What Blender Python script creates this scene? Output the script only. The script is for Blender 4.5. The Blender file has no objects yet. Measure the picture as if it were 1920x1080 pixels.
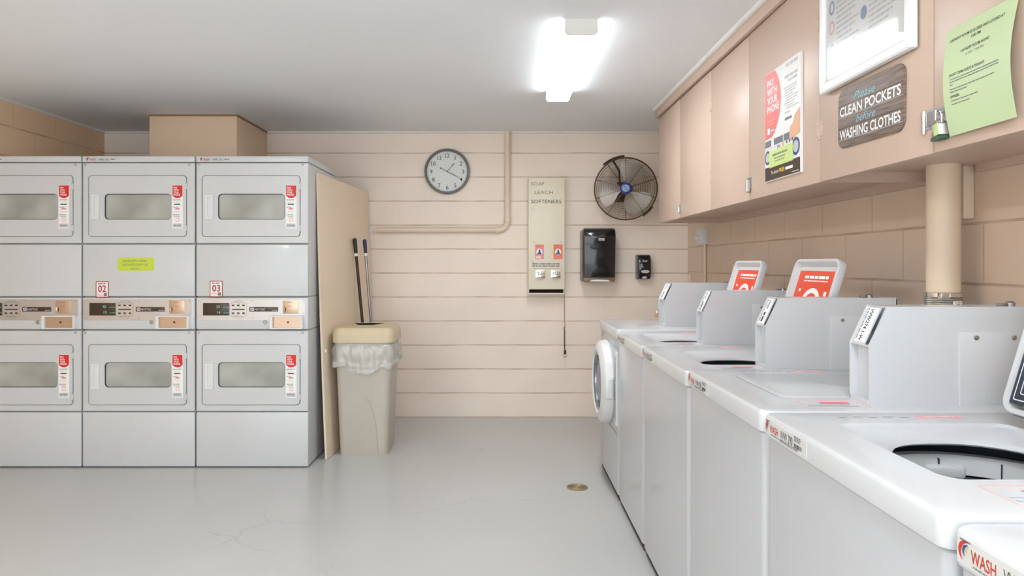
import bpy, bmesh, math, random
from mathutils import Vector, Matrix
random.seed(7)
PI = math.pi
SC = bpy.context.scene
COL = SC.collection

# ------------------------------------------------------------------ camera, world, exposure
F = 1240.0                      # focal length in pixels of the 1920 px frame
CAM_H = 1.26
cam = bpy.data.cameras.new('camera')
cam.sensor_width = 36.0
cam.lens = 36.0 * F / 1920.0
cam.shift_x = 20.0 / 1920.0
cam.shift_y = -46.0 / 1920.0
cam.clip_start = 0.02
cam_o = bpy.data.objects.new('camera', cam)
cam_o.location = (0, 0, CAM_H)
cam_o.rotation_euler = (PI / 2, 0, 0)
COL.objects.link(cam_o)
SC.camera = cam_o

world = bpy.data.worlds.new('world')
SC.world = world
world.use_nodes = True
world.node_tree.nodes['Background'].inputs['Color'].default_value = (0.90, 0.965, 1.0, 1)
world.node_tree.nodes['Background'].inputs['Strength'].default_value = 1.65

SC.view_settings.view_transform = 'Standard'
SC.view_settings.look = 'None'
SC.view_settings.exposure = 0.92
SC.view_settings.gamma = 1.0
SC.view_settings.use_curve_mapping = False
LAMP = 18.0                     # emission of the fluorescent diffusers
LAMP_REAR = 19.5  # emission of the two unseen fixtures that add fill light

# room measures (metres)
YB, XL, XR, ZC, YF = 5.425, -3.255, 1.53, 2.34, -1.6
XC = 1.093                      # cabinet fronts
XW = 0.61                       # washer fronts


def wx(px, Y): return (px - 940.0) / F * Y
def wz(py, Y): return CAM_H - (py - 494.0) / F * Y


# ------------------------------------------------------------------ materials
def lin(c):
    out = []
    for v in c:
        v = v / 255.0
        out.append(v / 12.92 if v <= 0.04045 else ((v + 0.055) / 1.055) ** 2.4)
    return (*out, 1.0)


MATS = {}


def mat(name, rgb, rough=0.5, metal=0.0, spec=0.5, var=0.03, vscale=6.0, bump=0.0, bscale=80.0, emit=0.0, trans=0.0, coat=0.0, alpha=1.0):
    m = bpy.data.materials.new(name)
    m.use_nodes = True
    nt = m.node_tree
    p = nt.nodes['Principled BSDF']
    c = lin(rgb)
    p.inputs['Roughness'].default_value = rough
    p.inputs['Metallic'].default_value = metal
    p.inputs['Specular IOR Level'].default_value = spec
    p.inputs['Coat Weight'].default_value = coat
    p.inputs['Transmission Weight'].default_value = trans
    p.inputs['Alpha'].default_value = alpha
    tc = nt.nodes.new('ShaderNodeTexCoord')
    if var > 0:
        n = nt.nodes.new('ShaderNodeTexNoise')
        n.inputs['Scale'].default_value = vscale
        n.inputs['Detail'].default_value = 4
        r = nt.nodes.new('ShaderNodeValToRGB')
        r.color_ramp.elements[0].position = 0.3
        r.color_ramp.elements[1].position = 0.7
        r.color_ramp.elements[0].color = tuple(v * (1 - var) for v in c[:3]) + (1,)
        r.color_ramp.elements[1].color = tuple(min(1, v * (1 + var)) for v in c[:3]) + (1,)
        nt.links.new(tc.outputs['Object'], n.inputs['Vector'])
        nt.links.new(n.outputs['Fac'], r.inputs['Fac'])
        nt.links.new(r.outputs['Color'], p.inputs['Base Color'])
    else:
        p.inputs['Base Color'].default_value = c
    if bump > 0:
        n2 = nt.nodes.new('ShaderNodeTexNoise')
        n2.inputs['Scale'].default_value = bscale
        n2.inputs['Detail'].default_value = 3
        b = nt.nodes.new('ShaderNodeBump')
        b.inputs['Strength'].default_value = bump
        b.inputs['Distance'].default_value = 0.003
        nt.links.new(tc.outputs['Object'], n2.inputs['Vector'])
        nt.links.new(n2.outputs['Fac'], b.inputs['Height'])
        nt.links.new(b.outputs['Normal'], p.inputs['Normal'])
    if emit > 0:
        p.inputs['Emission Color'].default_value = (0.905, 0.965, 1.0, 1)
        p.inputs['Emission Strength'].default_value = emit
    MATS[name] = m
    return m


def block_mat(name, rgb, axis, z0, vstr=0.35, joint=(0.80, 0.74, 0.68), course=0.1969, blk=0.42, u0=0.0):
    """painted concrete block: courses with fine grooves, faint head joints"""
    m = mat(name, rgb, rough=0.55, var=0.035, vscale=2.2)
    nt = m.node_tree
    L = nt.links
    N = nt.nodes.new
    p = nt.nodes['Principled BSDF']
    ramp = [n for n in nt.nodes if n.type == 'VALTORGB'][0]
    geo = N('ShaderNodeNewGeometry')
    sep = N('ShaderNodeSeparateXYZ')
    L.new(geo.outputs['Position'], sep.inputs[0])

    def mth(op, a, b=None, c=None):
        n = N('ShaderNodeMath')
        n.operation = op
        for i, v in enumerate((a, b, c)):
            if v is None: continue
            if isinstance(v, (int, float)): n.inputs[i].default_value = v
            else: L.new(v, n.inputs[i])
        return n.outputs[0]
    wob = N('ShaderNodeTexNoise'); wob.inputs['Scale'].default_value = 3.0; wob.inputs['Detail'].default_value = 5
    L.new(geo.outputs['Position'], wob.inputs['Vector'])
    zz = mth('ADD', sep.outputs['Z'], mth('MULTIPLY', mth('SUBTRACT', wob.outputs['Fac'], 0.5), 0.006))
    zr = mth('DIVIDE', mth('SUBTRACT', zz, z0), course)
    row = mth('FLOOR', zr)
    dh = mth('MULTIPLY', mth('SUBTRACT', 0.5, mth('ABSOLUTE', mth('SUBTRACT', mth('FRACT', zr), 0.5))), course)   # metres from the joint
    ur = mth('ADD', mth('DIVIDE', mth('ADD', sep.outputs[axis], u0), blk), mth('MULTIPLY', row, 0.5))
    dv = mth('MULTIPLY', mth('SUBTRACT', 0.5, mth('ABSOLUTE', mth('SUBTRACT', mth('FRACT', ur), 0.5))), blk)

    def mask(d, w):
        mr = N('ShaderNodeMapRange'); mr.interpolation_type = 'SMOOTHSTEP'
        L.new(d, mr.inputs['Value'])
        mr.inputs['From Min'].default_value = w * 0.35; mr.inputs['From Max'].default_value = w
        mr.inputs['To Min'].default_value = 1; mr.inputs['To Max'].default_value = 0
        return mr.outputs['Result']
    mh = mask(dh, 0.0055)
    mv = mth('MULTIPLY', mask(dv, 0.005), vstr)
    brk = N('ShaderNodeTexNoise'); brk.inputs['Scale'].default_value = 5.0
    L.new(geo.outputs['Position'], brk.inputs['Vector'])
    bm_ = N('ShaderNodeMapRange'); L.new(brk.outputs['Fac'], bm_.inputs['Value'])
    bm_.inputs['From Min'].default_value = 0.35; bm_.inputs['From Max'].default_value = 0.6
    bm_.inputs['To Min'].default_value = 0.45; bm_.inputs['To Max'].default_value = 1.0
    j = mth('MAXIMUM', mth('MULTIPLY', mh, bm_.outputs['Result']), mv)
    mix = N('ShaderNodeMix'); mix.data_type = 'RGBA'; mix.blend_type = 'MULTIPLY'
    L.new(j, mix.inputs['Factor'])
    L.new(ramp.outputs['Color'], mix.inputs['A'])
    mix.inputs['B'].default_value = (*joint, 1)
    L.new(mix.outputs['Result'], p.inputs['Base Color'])
    fine = N('ShaderNodeTexNoise'); fine.inputs['Scale'].default_value = 60; fine.inputs['Detail'].default_value = 4
    L.new(geo.outputs['Position'], fine.inputs['Vector'])
    hgt = mth('SUBTRACT', mth('MULTIPLY', fine.outputs['Fac'], 0.12), j)
    b = N('ShaderNodeBump'); b.inputs['Strength'].default_value = 0.7; b.inputs['Distance'].default_value = 0.004
    L.new(hgt, b.inputs['Height'])
    L.new(b.outputs['Normal'], p.inputs['Normal'])
    return m


block_mat('block_back', (245, 230, 216), 'X', 0.0, vstr=0.04, joint=(0.62, 0.53, 0.46))
block_mat('block_left', (242, 208, 172), 'Y', 0.0, vstr=0.25, joint=(0.62, 0.53, 0.46))
block_mat('block_right', (226, 204, 184), 'Y', 0.012, vstr=0.5, joint=(0.70, 0.62, 0.55))
mat('ceiling_paint', (240, 243, 247), rough=0.85, var=0.015, vscale=1.2, bump=0.12, bscale=180)
mat('trim_white', (232, 230, 226), rough=0.5)
mat('beige_paint', (236, 209, 180), rough=0.42, var=0.025, vscale=3, bump=0.05, bscale=40)
mat('beige_board', (240, 220, 196), rough=0.5, var=0.03, vscale=2.5, bump=0.05, bscale=30)
mat('cabinet_paint', (207, 182, 165), rough=0.38, var=0.025, vscale=3, bump=0.05, bscale=30)
mat('cabinet_groove', (150, 116, 90), rough=0.7)
mat('pipe_paint', (232, 212, 188), rough=0.4, var=0.03, vscale=5)
mat('white_enamel', (204, 206, 208), rough=0.28, var=0.008, vscale=3, coat=0.15)
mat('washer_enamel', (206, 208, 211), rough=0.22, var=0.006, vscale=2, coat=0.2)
mat('washer_front_shaded', (190, 192, 196), rough=0.22, var=0.006, vscale=2, coat=0.2)  # same enamel in a darker grey, shade of the fronts put in
mat('white_plastic', (222, 222, 222), rough=0.35, var=0.008)
mat('grey_plastic', (190, 196, 202), rough=0.35, var=0.02)
mat('dark_gap', (28, 26, 25), rough=0.8)
mat('dark_base', (58, 48, 36), rough=0.8, var=0.2, vscale=12)
mat('black_gloss', (20, 20, 22), rough=0.12, var=0.0, coat=0.4)
mat('black_satin', (30, 29, 28), rough=0.4, var=0.05)
mat('case_reflect_brown', (118, 100, 84), rough=0.25, var=0.05)  # brown reflection on the black dispenser sides put into the colour
mat('aluminium', (200, 198, 198), rough=0.38, metal=0.75, var=0.03, vscale=12)
mat('drain_bronze', (168, 150, 116), rough=0.5, metal=0.5, var=0.1, vscale=40)
mat('chrome', (225, 225, 225), rough=0.18, metal=1.0, var=0.03, vscale=20)
mat('steel', (170, 168, 165), rough=0.35, metal=0.9, var=0.06, vscale=20)
mat('dark_steel', (70, 62, 56), rough=0.4, metal=0.7, var=0.08)
mat('brass', (196, 150, 78), rough=0.3, metal=0.85, var=0.1, vscale=30)
mat('joint_grey', (158, 156, 152), rough=0.7)
mat('coin_plate', (198, 172, 150), rough=0.3, metal=0.7, var=0.05, vscale=10)
mat('display_brown', (58, 46, 36), rough=0.2, var=0.05)
mat('print_black', (34, 34, 36), rough=0.6, var=0)
mat('print_grey', (120, 120, 124), rough=0.6, var=0)
mat('print_light', (196, 198, 202), rough=0.6, var=0)
mat('print_white', (246, 246, 246), rough=0.5, var=0)
mat('print_red', (214, 34, 34), rough=0.45, var=0)
mat('print_maroon', (178, 32, 54), rough=0.5, var=0)
mat('print_pink', (232, 176, 178), rough=0.5, var=0)
mat('print_salmon', (238, 116, 112), rough=0.45, var=0)
mat('print_coral', (240, 150, 140), rough=0.45, var=0)
mat('print_orange', (236, 76, 40), rough=0.4, var=0)
mat('soap_orange', (240, 116, 70), rough=0.4, var=0)
mat('print_logo_red', (196, 52, 26), rough=0.4, var=0)
mat('print_blue', (44, 72, 140), rough=0.4, var=0)
mat('print_sky', (134, 160, 196), rough=0.5, var=0)
mat('print_cyan', (150, 205, 222), rough=0.5, var=0)
mat('print_amber', (232, 170, 60), rough=0.4, var=0)
mat('print_yellow', (240, 214, 50), rough=0.4, var=0)
mat('print_green', (150, 215, 180), rough=0.4, var=0)
mat('print_flesh', (232, 178, 140), rough=0.5, var=0.05)
mat('print_chocolate', (70, 46, 34), rough=0.4, var=0)
mat('label_silver', (208, 208, 206), rough=0.4, var=0.01)
mat('label_navy', (42, 52, 66), rough=0.35, var=0.02)
mat('paper_white', (240, 240, 238), rough=0.5, var=0.01)
mat('paper_lime', (196, 214, 64), rough=0.6, var=0.02)
mat('paper_green', (192, 210, 164), rough=0.45, var=0.015)
mat('note_green', (206, 226, 142), rough=0.6, var=0.02)
mat('frame_white', (242, 243, 245), rough=0.3, var=0.01)
mat('can_plastic', (188, 180, 168), rough=0.45, var=0.02)
mat('lid_plastic', (208, 190, 158), rough=0.45, var=0.02)
mat('dispenser_cream', (236, 226, 204), rough=0.45, var=0.02, vscale=4)
mat('clock_rim', (112, 111, 110), rough=0.35, metal=0.0, var=0.04)
mat('clock_face', (226, 228, 226), rough=0.5, var=0.01)
mat('fan_wire', (104, 84, 66), rough=0.4, metal=0.6, var=0.1, vscale=30)
mat('fan_blade', (214, 206, 196), rough=0.4, metal=0.4, var=0.05)
mat('dark_green', (44, 84, 50), rough=0.4, var=0.05)
mat('hub_blue', (40, 50, 150), rough=0.35, var=0.02)
mat('navy_grip', (38, 40, 84), rough=0.4, var=0.03)
mat('drum_grey', (196, 197, 190), rough=0.5, var=0.03)
mat('outlet_white', (226, 228, 228), rough=0.4, var=0.01)
mat('lamp_end', (226, 224, 220), rough=0.5, var=0.01)
mat('diffuser_lit', (250, 250, 248), rough=0.4, var=0, emit=LAMP)
mat('diffuser_side', (250, 250, 248), rough=0.4, var=0, emit=4.0)
mat('diffuser_rear', (250, 250, 248), rough=0.4, var=0, emit=LAMP_REAR)
mat('basket_grey', (150, 156, 160), rough=0.35, var=0.02)
mat('tub_dark', (40, 50, 62), rough=0.35, var=0.06)
mat('fl_chrome', (150, 160, 172), rough=0.15, metal=0.8, var=0.02)


def special_mats():
    # epoxy floor: light grey, satin gloss, faint blotches and hairline cracks
    m = mat('floor_epoxy', (192, 192, 190), rough=0.2, var=0.03, vscale=1.3, spec=0.5)
    nt = m.node_tree; N = nt.nodes.new; L = nt.links
    p = nt.nodes['Principled BSDF']
    ramp = [n for n in nt.nodes if n.type == 'VALTORGB'][0]
    geo = N('ShaderNodeNewGeometry')
    n = N('ShaderNodeTexNoise'); n.inputs['Scale'].default_value = 2.5; n.inputs['Detail'].default_value = 2
    L.new(geo.outputs['Position'], n.inputs['Vector'])
    mr = N('ShaderNodeMapRange'); L.new(n.outputs['Fac'], mr.inputs['Value'])
    mr.inputs['To Min'].default_value = 0.18; mr.inputs['To Max'].default_value = 0.30
    L.new(mr.outputs['Result'], p.inputs['Roughness'])
    v = N('ShaderNodeTexVoronoi'); v.feature = 'DISTANCE_TO_EDGE'; v.inputs['Scale'].default_value = 0.55
    w = N('ShaderNodeTexNoise'); w.inputs['Scale'].default_value = 6; w.inputs['Detail'].default_value = 6
    L.new(geo.outputs['Position'], w.inputs['Vector'])
    va = N('ShaderNodeMix'); va.data_type = 'VECTOR'; va.inputs['Factor'].default_value = 0.12
    L.new(geo.outputs['Position'], va.inputs['A']); L.new(w.outputs['Color'], va.inputs['B'])
    L.new(va.outputs['Result'], v.inputs['Vector'])
    cr = N('ShaderNodeMapRange'); L.new(v.outputs['Distance'], cr.inputs['Value'])
    cr.inputs['From Min'].default_value = 0.0; cr.inputs['From Max'].default_value = 0.0035
    cr.inputs['To Min'].default_value = 0.16; cr.inputs['To Max'].default_value = 0.0
    br = N('ShaderNodeTexNoise'); br.inputs['Scale'].default_value = 2.1
    L.new(geo.outputs['Position'], br.inputs['Vector'])
    bk = N('ShaderNodeMapRange'); L.new(br.outputs['Fac'], bk.inputs['Value'])
    bk.inputs['From Min'].default_value = 0.5; bk.inputs['From Max'].default_value = 0.6
    ml = N('ShaderNodeMath'); ml.operation = 'MULTIPLY'
    L.new(cr.outputs['Result'], ml.inputs[0]); L.new(bk.outputs['Result'], ml.inputs[1])
    mx = N('ShaderNodeMix'); mx.data_type = 'RGBA'
    L.new(ml.outputs[0], mx.inputs['Factor']); L.new(ramp.outputs['Color'], mx.inputs['A'])
    mx.inputs['B'].default_value = (0.12, 0.10, 0.09, 1)
    L.new(mx.outputs['Result'], p.inputs['Base Color'])
    # wood sign
    m = mat('sign_wood', (122, 104, 94), rough=0.5, var=0)
    nt = m.node_tree; N = nt.nodes.new; L = nt.links
    p = nt.nodes['Principled BSDF']
    geo = N('ShaderNodeNewGeometry'); mp = N('ShaderNodeMapping')
    mp.inputs['Scale'].default_value = (1, 4, 60)
    L.new(geo.outputs['Position'], mp.inputs['Vector'])
    n = N('ShaderNodeTexNoise'); n.inputs['Scale'].default_value = 3; n.inputs['Detail'].default_value = 8
    L.new(mp.outputs['Vector'], n.inputs['Vector'])
    r = N('ShaderNodeValToRGB'); L.new(n.outputs['Fac'], r.inputs['Fac'])
    r.color_ramp.elements[0].position = 0.3; r.color_ramp.elements[0].color = lin((92, 78, 70))
    r.color_ramp.elements[1].position = 0.72; r.color_ramp.elements[1].color = lin((146, 126, 114))
    L.new(r.outputs['Color'], p.inputs['Base Color'])
    # hazy glass of the dryer doors: thin tinted sheet with scatter
    m = bpy.data.materials.new('dryer_glass'); m.use_nodes = True
    nt = m.node_tree; N = nt.nodes.new; L = nt.links
    nt.nodes.remove(nt.nodes['Principled BSDF'])
    out = nt.nodes['Material Output']
    tr = N('ShaderNodeBsdfTransparent'); tr.inputs['Color'].default_value = (0.80, 0.82, 0.79, 1)
    df = N('ShaderNodeBsdfDiffuse'); df.inputs['Color'].default_value = lin((204, 206, 200))
    gl = N('ShaderNodeBsdfGlossy'); gl.inputs['Roughness'].default_value = 0.12
    a = N('ShaderNodeMixShader')
    tc = N('ShaderNodeTexCoord'); n = N('ShaderNodeTexNoise'); n.inputs['Scale'].default_value = 3.2; n.inputs['Detail'].default_value = 2
    L.new(tc.outputs['Object'], n.inputs['Vector'])
    mr = N('ShaderNodeMapRange'); L.new(n.outputs['Fac'], mr.inputs['Value'])
    mr.inputs['From Min'].default_value = 0.3; mr.inputs['From Max'].default_value = 0.7
    mr.inputs['To Min'].default_value = 0.35; mr.inputs['To Max'].default_value = 0.75
    L.new(mr.outputs['Result'], a.inputs[0])
    L.new(tr.outputs[0], a.inputs[1]); L.new(df.outputs[0], a.inputs[2])
    b = N('ShaderNodeMixShader'); b.inputs[0].default_value = 0.05
    L.new(a.outputs[0], b.inputs[1]); L.new(gl.outputs[0], b.inputs[2])
    L.new(b.outputs[0], out.inputs['Surface'])
    MATS['dryer_glass'] = m
    # clear sheet (poster frame, clock, washer door)
    for nm, tint in (('clear_sheet', (0.97, 0.97, 0.97)), ('door_glass', (0.62, 0.68, 0.76))):
        m = bpy.data.materials.new(nm); m.use_nodes = True
        nt = m.node_tree; N = nt.nodes.new; L = nt.links
        nt.nodes.remove(nt.nodes['Principled BSDF'])
        out = nt.nodes['Material Output']
        tr = N('ShaderNodeBsdfTransparent'); tr.inputs['Color'].default_value = (*tint, 1)
        gl = N('ShaderNodeBsdfGlossy'); gl.inputs['Roughness'].default_value = 0.04
        lw = N('ShaderNodeLayerWeight'); lw.inputs['Blend'].default_value = 0.5
        pw = N('ShaderNodeMath'); pw.operation = 'POWER'; pw.inputs[1].default_value = 5
        L.new(lw.outputs['Facing'], pw.inputs[0])
        fr = N('ShaderNodeMath'); fr.operation = 'MULTIPLY_ADD'; fr.inputs[1].default_value = 0.9; fr.inputs[2].default_value = 0.07
        L.new(pw.outputs[0], fr.inputs[0])
        b = N('ShaderNodeMixShader'); L.new(fr.outputs[0], b.inputs[0])
        L.new(tr.outputs[0], b.inputs[1]); L.new(gl.outputs[0], b.inputs[2])
        if nm == 'clear_sheet':      # a slightly warped acrylic sheet
            geo = N('ShaderNodeNewGeometry')
            n = N('ShaderNodeTexNoise'); n.inputs['Scale'].default_value = 2.2; n.inputs['Detail'].default_value = 0
            L.new(geo.outputs['Position'], n.inputs['Vector'])
            bp = N('ShaderNodeBump'); bp.inputs['Strength'].default_value = 0.5; bp.inputs['Distance'].default_value = 0.02
            L.new(n.outputs['Fac'], bp.inputs['Height'])
            L.new(bp.outputs['Normal'], gl.inputs['Normal'])
        L.new(b.outputs[0], out.inputs['Surface'])
        MATS[nm] = m
    # thin translucent bin liner
    m = bpy.data.materials.new('bag_film'); m.use_nodes = True
    nt = m.node_tree; N = nt.nodes.new; L = nt.links
    nt.nodes.remove(nt.nodes['Principled BSDF'])
    out = nt.nodes['Material Output']
    tr = N('ShaderNodeBsdfTransparent')
    df = N('ShaderNodeBsdfDiffuse'); df.inputs['Color'].default_value = lin((244, 244, 242))
    tl = N('ShaderNodeBsdfTranslucent'); tl.inputs['Color'].default_value = lin((244, 244, 242))
    gl = N('ShaderNodeBsdfGlossy'); gl.inputs['Roughness'].default_value = 0.25
    tc = N('ShaderNodeTexCoord'); n = N('ShaderNodeTexNoise'); n.inputs['Scale'].default_value = 9; n.inputs['Detail'].default_value = 5
    L.new(tc.outputs['Object'], n.inputs['Vector'])
    mr = N('ShaderNodeMapRange'); L.new(n.outputs['Fac'], mr.inputs['Value'])
    mr.inputs['From Min'].default_value = 0.35; mr.inputs['From Max'].default_value = 0.65
    mr.inputs['To Min'].default_value = 0.22; mr.inputs['To Max'].default_value = 0.55
    a0 = N('ShaderNodeMixShader'); a0.inputs[0].default_value = 0.4
    L.new(df.outputs[0], a0.inputs[1]); L.new(tl.outputs[0], a0.inputs[2])
    a = N('ShaderNodeMixShader'); L.new(mr.outputs['Result'], a.inputs[0])
    L.new(tr.outputs[0], a.inputs[1]); L.new(a0.outputs[0], a.inputs[2])
    b = N('ShaderNodeMixShader'); b.inputs[0].default_value = 0.08
    L.new(a.outputs[0], b.inputs[1]); L.new(gl.outputs[0], b.inputs[2])
    bp = N('ShaderNodeBump'); bp.inputs['Strength'].default_value = 0.5; bp.inputs['Distance'].default_value = 0.01
    L.new(n.outputs['Fac'], bp.inputs['Height'])
    for s in (df, gl): L.new(bp.outputs['Normal'], s.inputs['Normal'])
    L.new(b.outputs[0], out.inputs['Surface'])
    MATS['bag_film'] = m


special_mats()

# ------------------------------------------------------------------ mesh builder
ORG = {}
TEXT_CACHE = {}


def text_geo(body, bold=0.0, shear=0.0):
    key = (body, bold, shear)
    if key not in TEXT_CACHE:
        c = bpy.data.curves.new('t', 'FONT')
        c.body = body; c.size = 1.0; c.offset = bold; c.shear = shear; c.resolution_u = 3
        o = bpy.data.objects.new('t', c)
        me = bpy.data.meshes.new_from_object(o)
        vs = [(v.co.x, v.co.y) for v in me.vertices]
        fs = [tuple(p.vertices) for p in me.polygons]
        bpy.data.objects.remove(o); bpy.data.meshes.remove(me); bpy.data.curves.remove(c)
        TEXT_CACHE[key] = (vs, fs)
    return TEXT_CACHE[key]


def rr(x0, y0, x1, y1, r, n=5):
    """rounded rectangle loop, counter-clockwise, 4*(n+1) points"""
    r = min(r, (x1 - x0) / 2 - 1e-5, (y1 - y0) / 2 - 1e-5)
    pts = []
    for cx, cy, a0 in ((x1 - r, y0 + r, -PI / 2), (x1 - r, y1 - r, 0), (x0 + r, y1 - r, PI / 2), (x0 + r, y0 + r, PI)):
        for i in range(n + 1):
            a = a0 + PI / 2 * i / n
            pts.append((cx + r * math.cos(a), cy + r * math.sin(a)))
    return pts


X_, Y_, Z_ = Vector((1, 0, 0)), Vector((0, 1, 0)), Vector((0, 0, 1))


class Fr:
    """a plane in space: origin, right, up; n points out of the face"""
    def __init__(s, o, u, v):
        s.o = Vector(o); s.u = Vector(u).normalized(); s.v = Vector(v).normalized(); s.n = s.u.cross(s.v)

    def p(s, x, y, d=0.0): return s.o + s.u * x + s.v * y + s.n * d

    def lp(s, pts, d=0.0): return [s.p(x, y, d) for x, y in pts]


def front(x, y, z): return Fr((x, y, z), (1, 0, 0), (0, 0, 1))        # faces -Y
def aisle(x, y, z): return Fr((x, y, z), (0, -1, 0), (0, 0, 1))       # faces -X
def topf(x, y, z): return Fr((x, y, z), (0, -1, 0), (1, 0, 0))        # faces +Z, read from the aisle


class MB:
    def __init__(s): s.v = []; s.f = []; s.m = []; s.names = []

    def mi(s, m):
        if m not in s.names: s.names.append(m)
        return s.names.index(m)

    def add(s, vs, fs, m):
        b = len(s.v); k = s.mi(m)
        s.v += [Vector(q) for q in vs]
        for f in fs:
            s.f.append(tuple(b + i for i in f)); s.m.append(k)
        return s

    def bm(s, bm, m):
        bm.verts.index_update()
        s.add([v.co.copy() for v in bm.verts], [tuple(v.index for v in f.verts) for f in bm.faces], m)
        bm.free()
        return s

    def box(s, lo, hi, m, bev=0.0, seg=2, M=None):
        bm = bmesh.new()
        bmesh.ops.create_cube(bm, size=1.0)
        lo, hi = Vector(lo), Vector(hi)
        for v in bm.verts:
            v.co = Vector([(lo[i] + hi[i]) / 2 + v.co[i] * (hi[i] - lo[i]) for i in range(3)])
        if bev > 0:
            bmesh.ops.bevel(bm, geom=list(bm.edges), offset=bev, segments=seg, profile=0.5, affect='EDGES')
        if M is not None: bmesh.ops.transform(bm, matrix=M, verts=bm.verts)
        return s.bm(bm, m)

    def loft(s, loops, m, cap0=False, cap1=False):
        n = len(loops[0]); vs = []; fs = []
        for lp in loops: vs += lp
        for k in range(len(loops) - 1):
            a, b = k * n, (k + 1) * n
            for i in range(n):
                j = (i + 1) % n
                fs.append((a + i, a + j, b + j, b + i))
        if cap0: fs.append(tuple(range(n - 1, -1, -1)))
        if cap1: fs.append(tuple(range((len(loops) - 1) * n, len(loops) * n)))
        return s.add(vs, fs, m)

    def slab(s, fr, pts, d0, d1, m, bev=0.0):
        """outline extruded from depth d0 to d1 along the frame's normal"""
        if bev > 0:
            cx = sum(p[0] for p in pts) / len(pts); cy = sum(p[1] for p in pts) / len(pts)
            wx_ = max(p[0] for p in pts) - min(p[0] for p in pts); wy_ = max(p[1] for p in pts) - min(p[1] for p in pts)
            ins = [(cx + (x - cx) * (1 - 2 * bev / wx_), cy + (y - cy) * (1 - 2 * bev / wy_)) for x, y in pts]
            mid = [(cx + (x - cx) * (1 - .6 * bev / wx_), cy + (y - cy) * (1 - .6 * bev / wy_)) for x, y in pts]
            return s.loft([fr.lp(pts, d0), fr.lp(pts, d1 - bev), fr.lp(mid, d1 - .3 * bev), fr.lp(ins, d1)], m, True, True)
        return s.loft([fr.lp(pts, d0), fr.lp(pts, d1)], m, True, True)

    def rect(s, fr, x0, y0, x1, y1, d0, d1, m, r=0.0, bev=0.0):
        pts = rr(x0, y0, x1, y1, r, 4) if r > 0 else [(x0, y0), (x1, y0), (x1, y1), (x0, y1)]
        return s.slab(fr, pts, d0, d1, m, bev)

    def ring(s, fr, outer, inner, d0, d1, m):
        return s.loft([fr.lp(outer, d0), fr.lp(outer, d1), fr.lp(inner, d1), fr.lp(inner, d0), fr.lp(outer, d0)], m)

    def ink(s, fr, x0, y0, x1, y1, d, m):
        return s.add([fr.p(x0, y0, d), fr.p(x1, y0, d), fr.p(x1, y1, d), fr.p(x0, y1, d)], [(0, 1, 2, 3)], m)

    def poly(s, fr, pts, d, m):
        return s.add(fr.lp(pts, d), [tuple(range(len(pts)))], m)

    def text(s, fr, body, x, y, h, m, d=0.001, w=None, align='l', bold=0.0, shear=0.0):
        vs, fs = text_geo(body, bold, shear)
        x0 = min(v[0] for v in vs); x1 = max(v[0] for v in vs)
        k = h / 0.70
        kx = k if w is None else w / (x1 - x0)
        ww = (x1 - x0) * kx
        ox = x - {'l': 0, 'c': ww / 2, 'r': ww}[align]
        return s.add([fr.p(ox + (a - x0) * kx, y + b * k, d) for a, b in vs], fs, m)

    def words(s, fr, x, y, w, h, m, d=0.001, ch=None):
        """a line of print too small to read: word-length dashes"""
        ch = ch or h * 0.62
        q = x
        while q < x + w - ch:
            n = random.randint(2, 8) * ch
            e = min(q + n, x + w)
            s.ink(fr, q, y, e, y + h, d, m)
            q = e + ch * 0.9
        return s

    def cyl(s, p0, p1, r, m, seg=24, r1=None, caps=True):
        p0, p1 = Vector(p0), Vector(p1)
        ax = (p1 - p0).normalized()
        a = ax.orthogonal().normalized(); b = ax.cross(a)
        r1 = r if r1 is None else r1
        L0 = [p0 + (a * math.cos(2 * PI * i / seg) + b * math.sin(2 * PI * i / seg)) * r for i in range(seg)]
        L1 = [p1 + (a * math.cos(2 * PI * i / seg) + b * math.sin(2 * PI * i / seg)) * r1 for i in range(seg)]
        return s.loft([L0, L1], m, caps, caps)

    def lathe(s, o, ax, prof, m, seg=40, caps=(False, False)):
        """profile of (radius, distance along ax)"""
        o, ax = Vector(o), Vector(ax).normalized()
        a = ax.orthogonal().normalized(); b = ax.cross(a)
        return s.loft([[o + ax * h + (a * math.cos(2 * PI * i / seg) + b * math.sin(2 * PI * i / seg)) * max(r, 1e-5) for i in range(seg)] for r, h in prof], m, *caps)

    def tube(s, pts, r, m, seg=12, closed=False, caps=True):
        pts = [Vector(p) for p in pts]; n = len(pts); loops = []
        up = None
        for i in range(n):
            t = (pts[(i + 1) % n] - pts[i - 1]) if closed else (pts[min(i + 1, n - 1)] - pts[max(i - 1, 0)])
            t.normalize()
            if up is None: up = t.orthogonal().normalized()
            up = (up - t * up.dot(t)).normalized()
            b = t.cross(up)
            loops.append([pts[i] + (up * math.cos(2 * PI * k / seg) + b * math.sin(2 * PI * k / seg)) * r for k in range(seg)])
        if closed: return s.loft(loops + [loops[0]], m)
        return s.loft(loops, m, caps, caps)

    def torus(s, c, ax, R, r, m, seg=40, rs=6):
        c, ax = Vector(c), Vector(ax).normalized()
        a = ax.orthogonal().normalized(); b = ax.cross(a)
        loops = []
        for i in range(seg + 1):
            t = 2 * PI * i / seg
            d = a * math.cos(t) + b * math.sin(t)
            loops.append([c + d * (R + r * math.cos(2 * PI * k / rs)) + ax * (r * math.sin(2 * PI * k / rs)) for k in range(rs)])
        return s.loft(loops, m)

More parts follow.
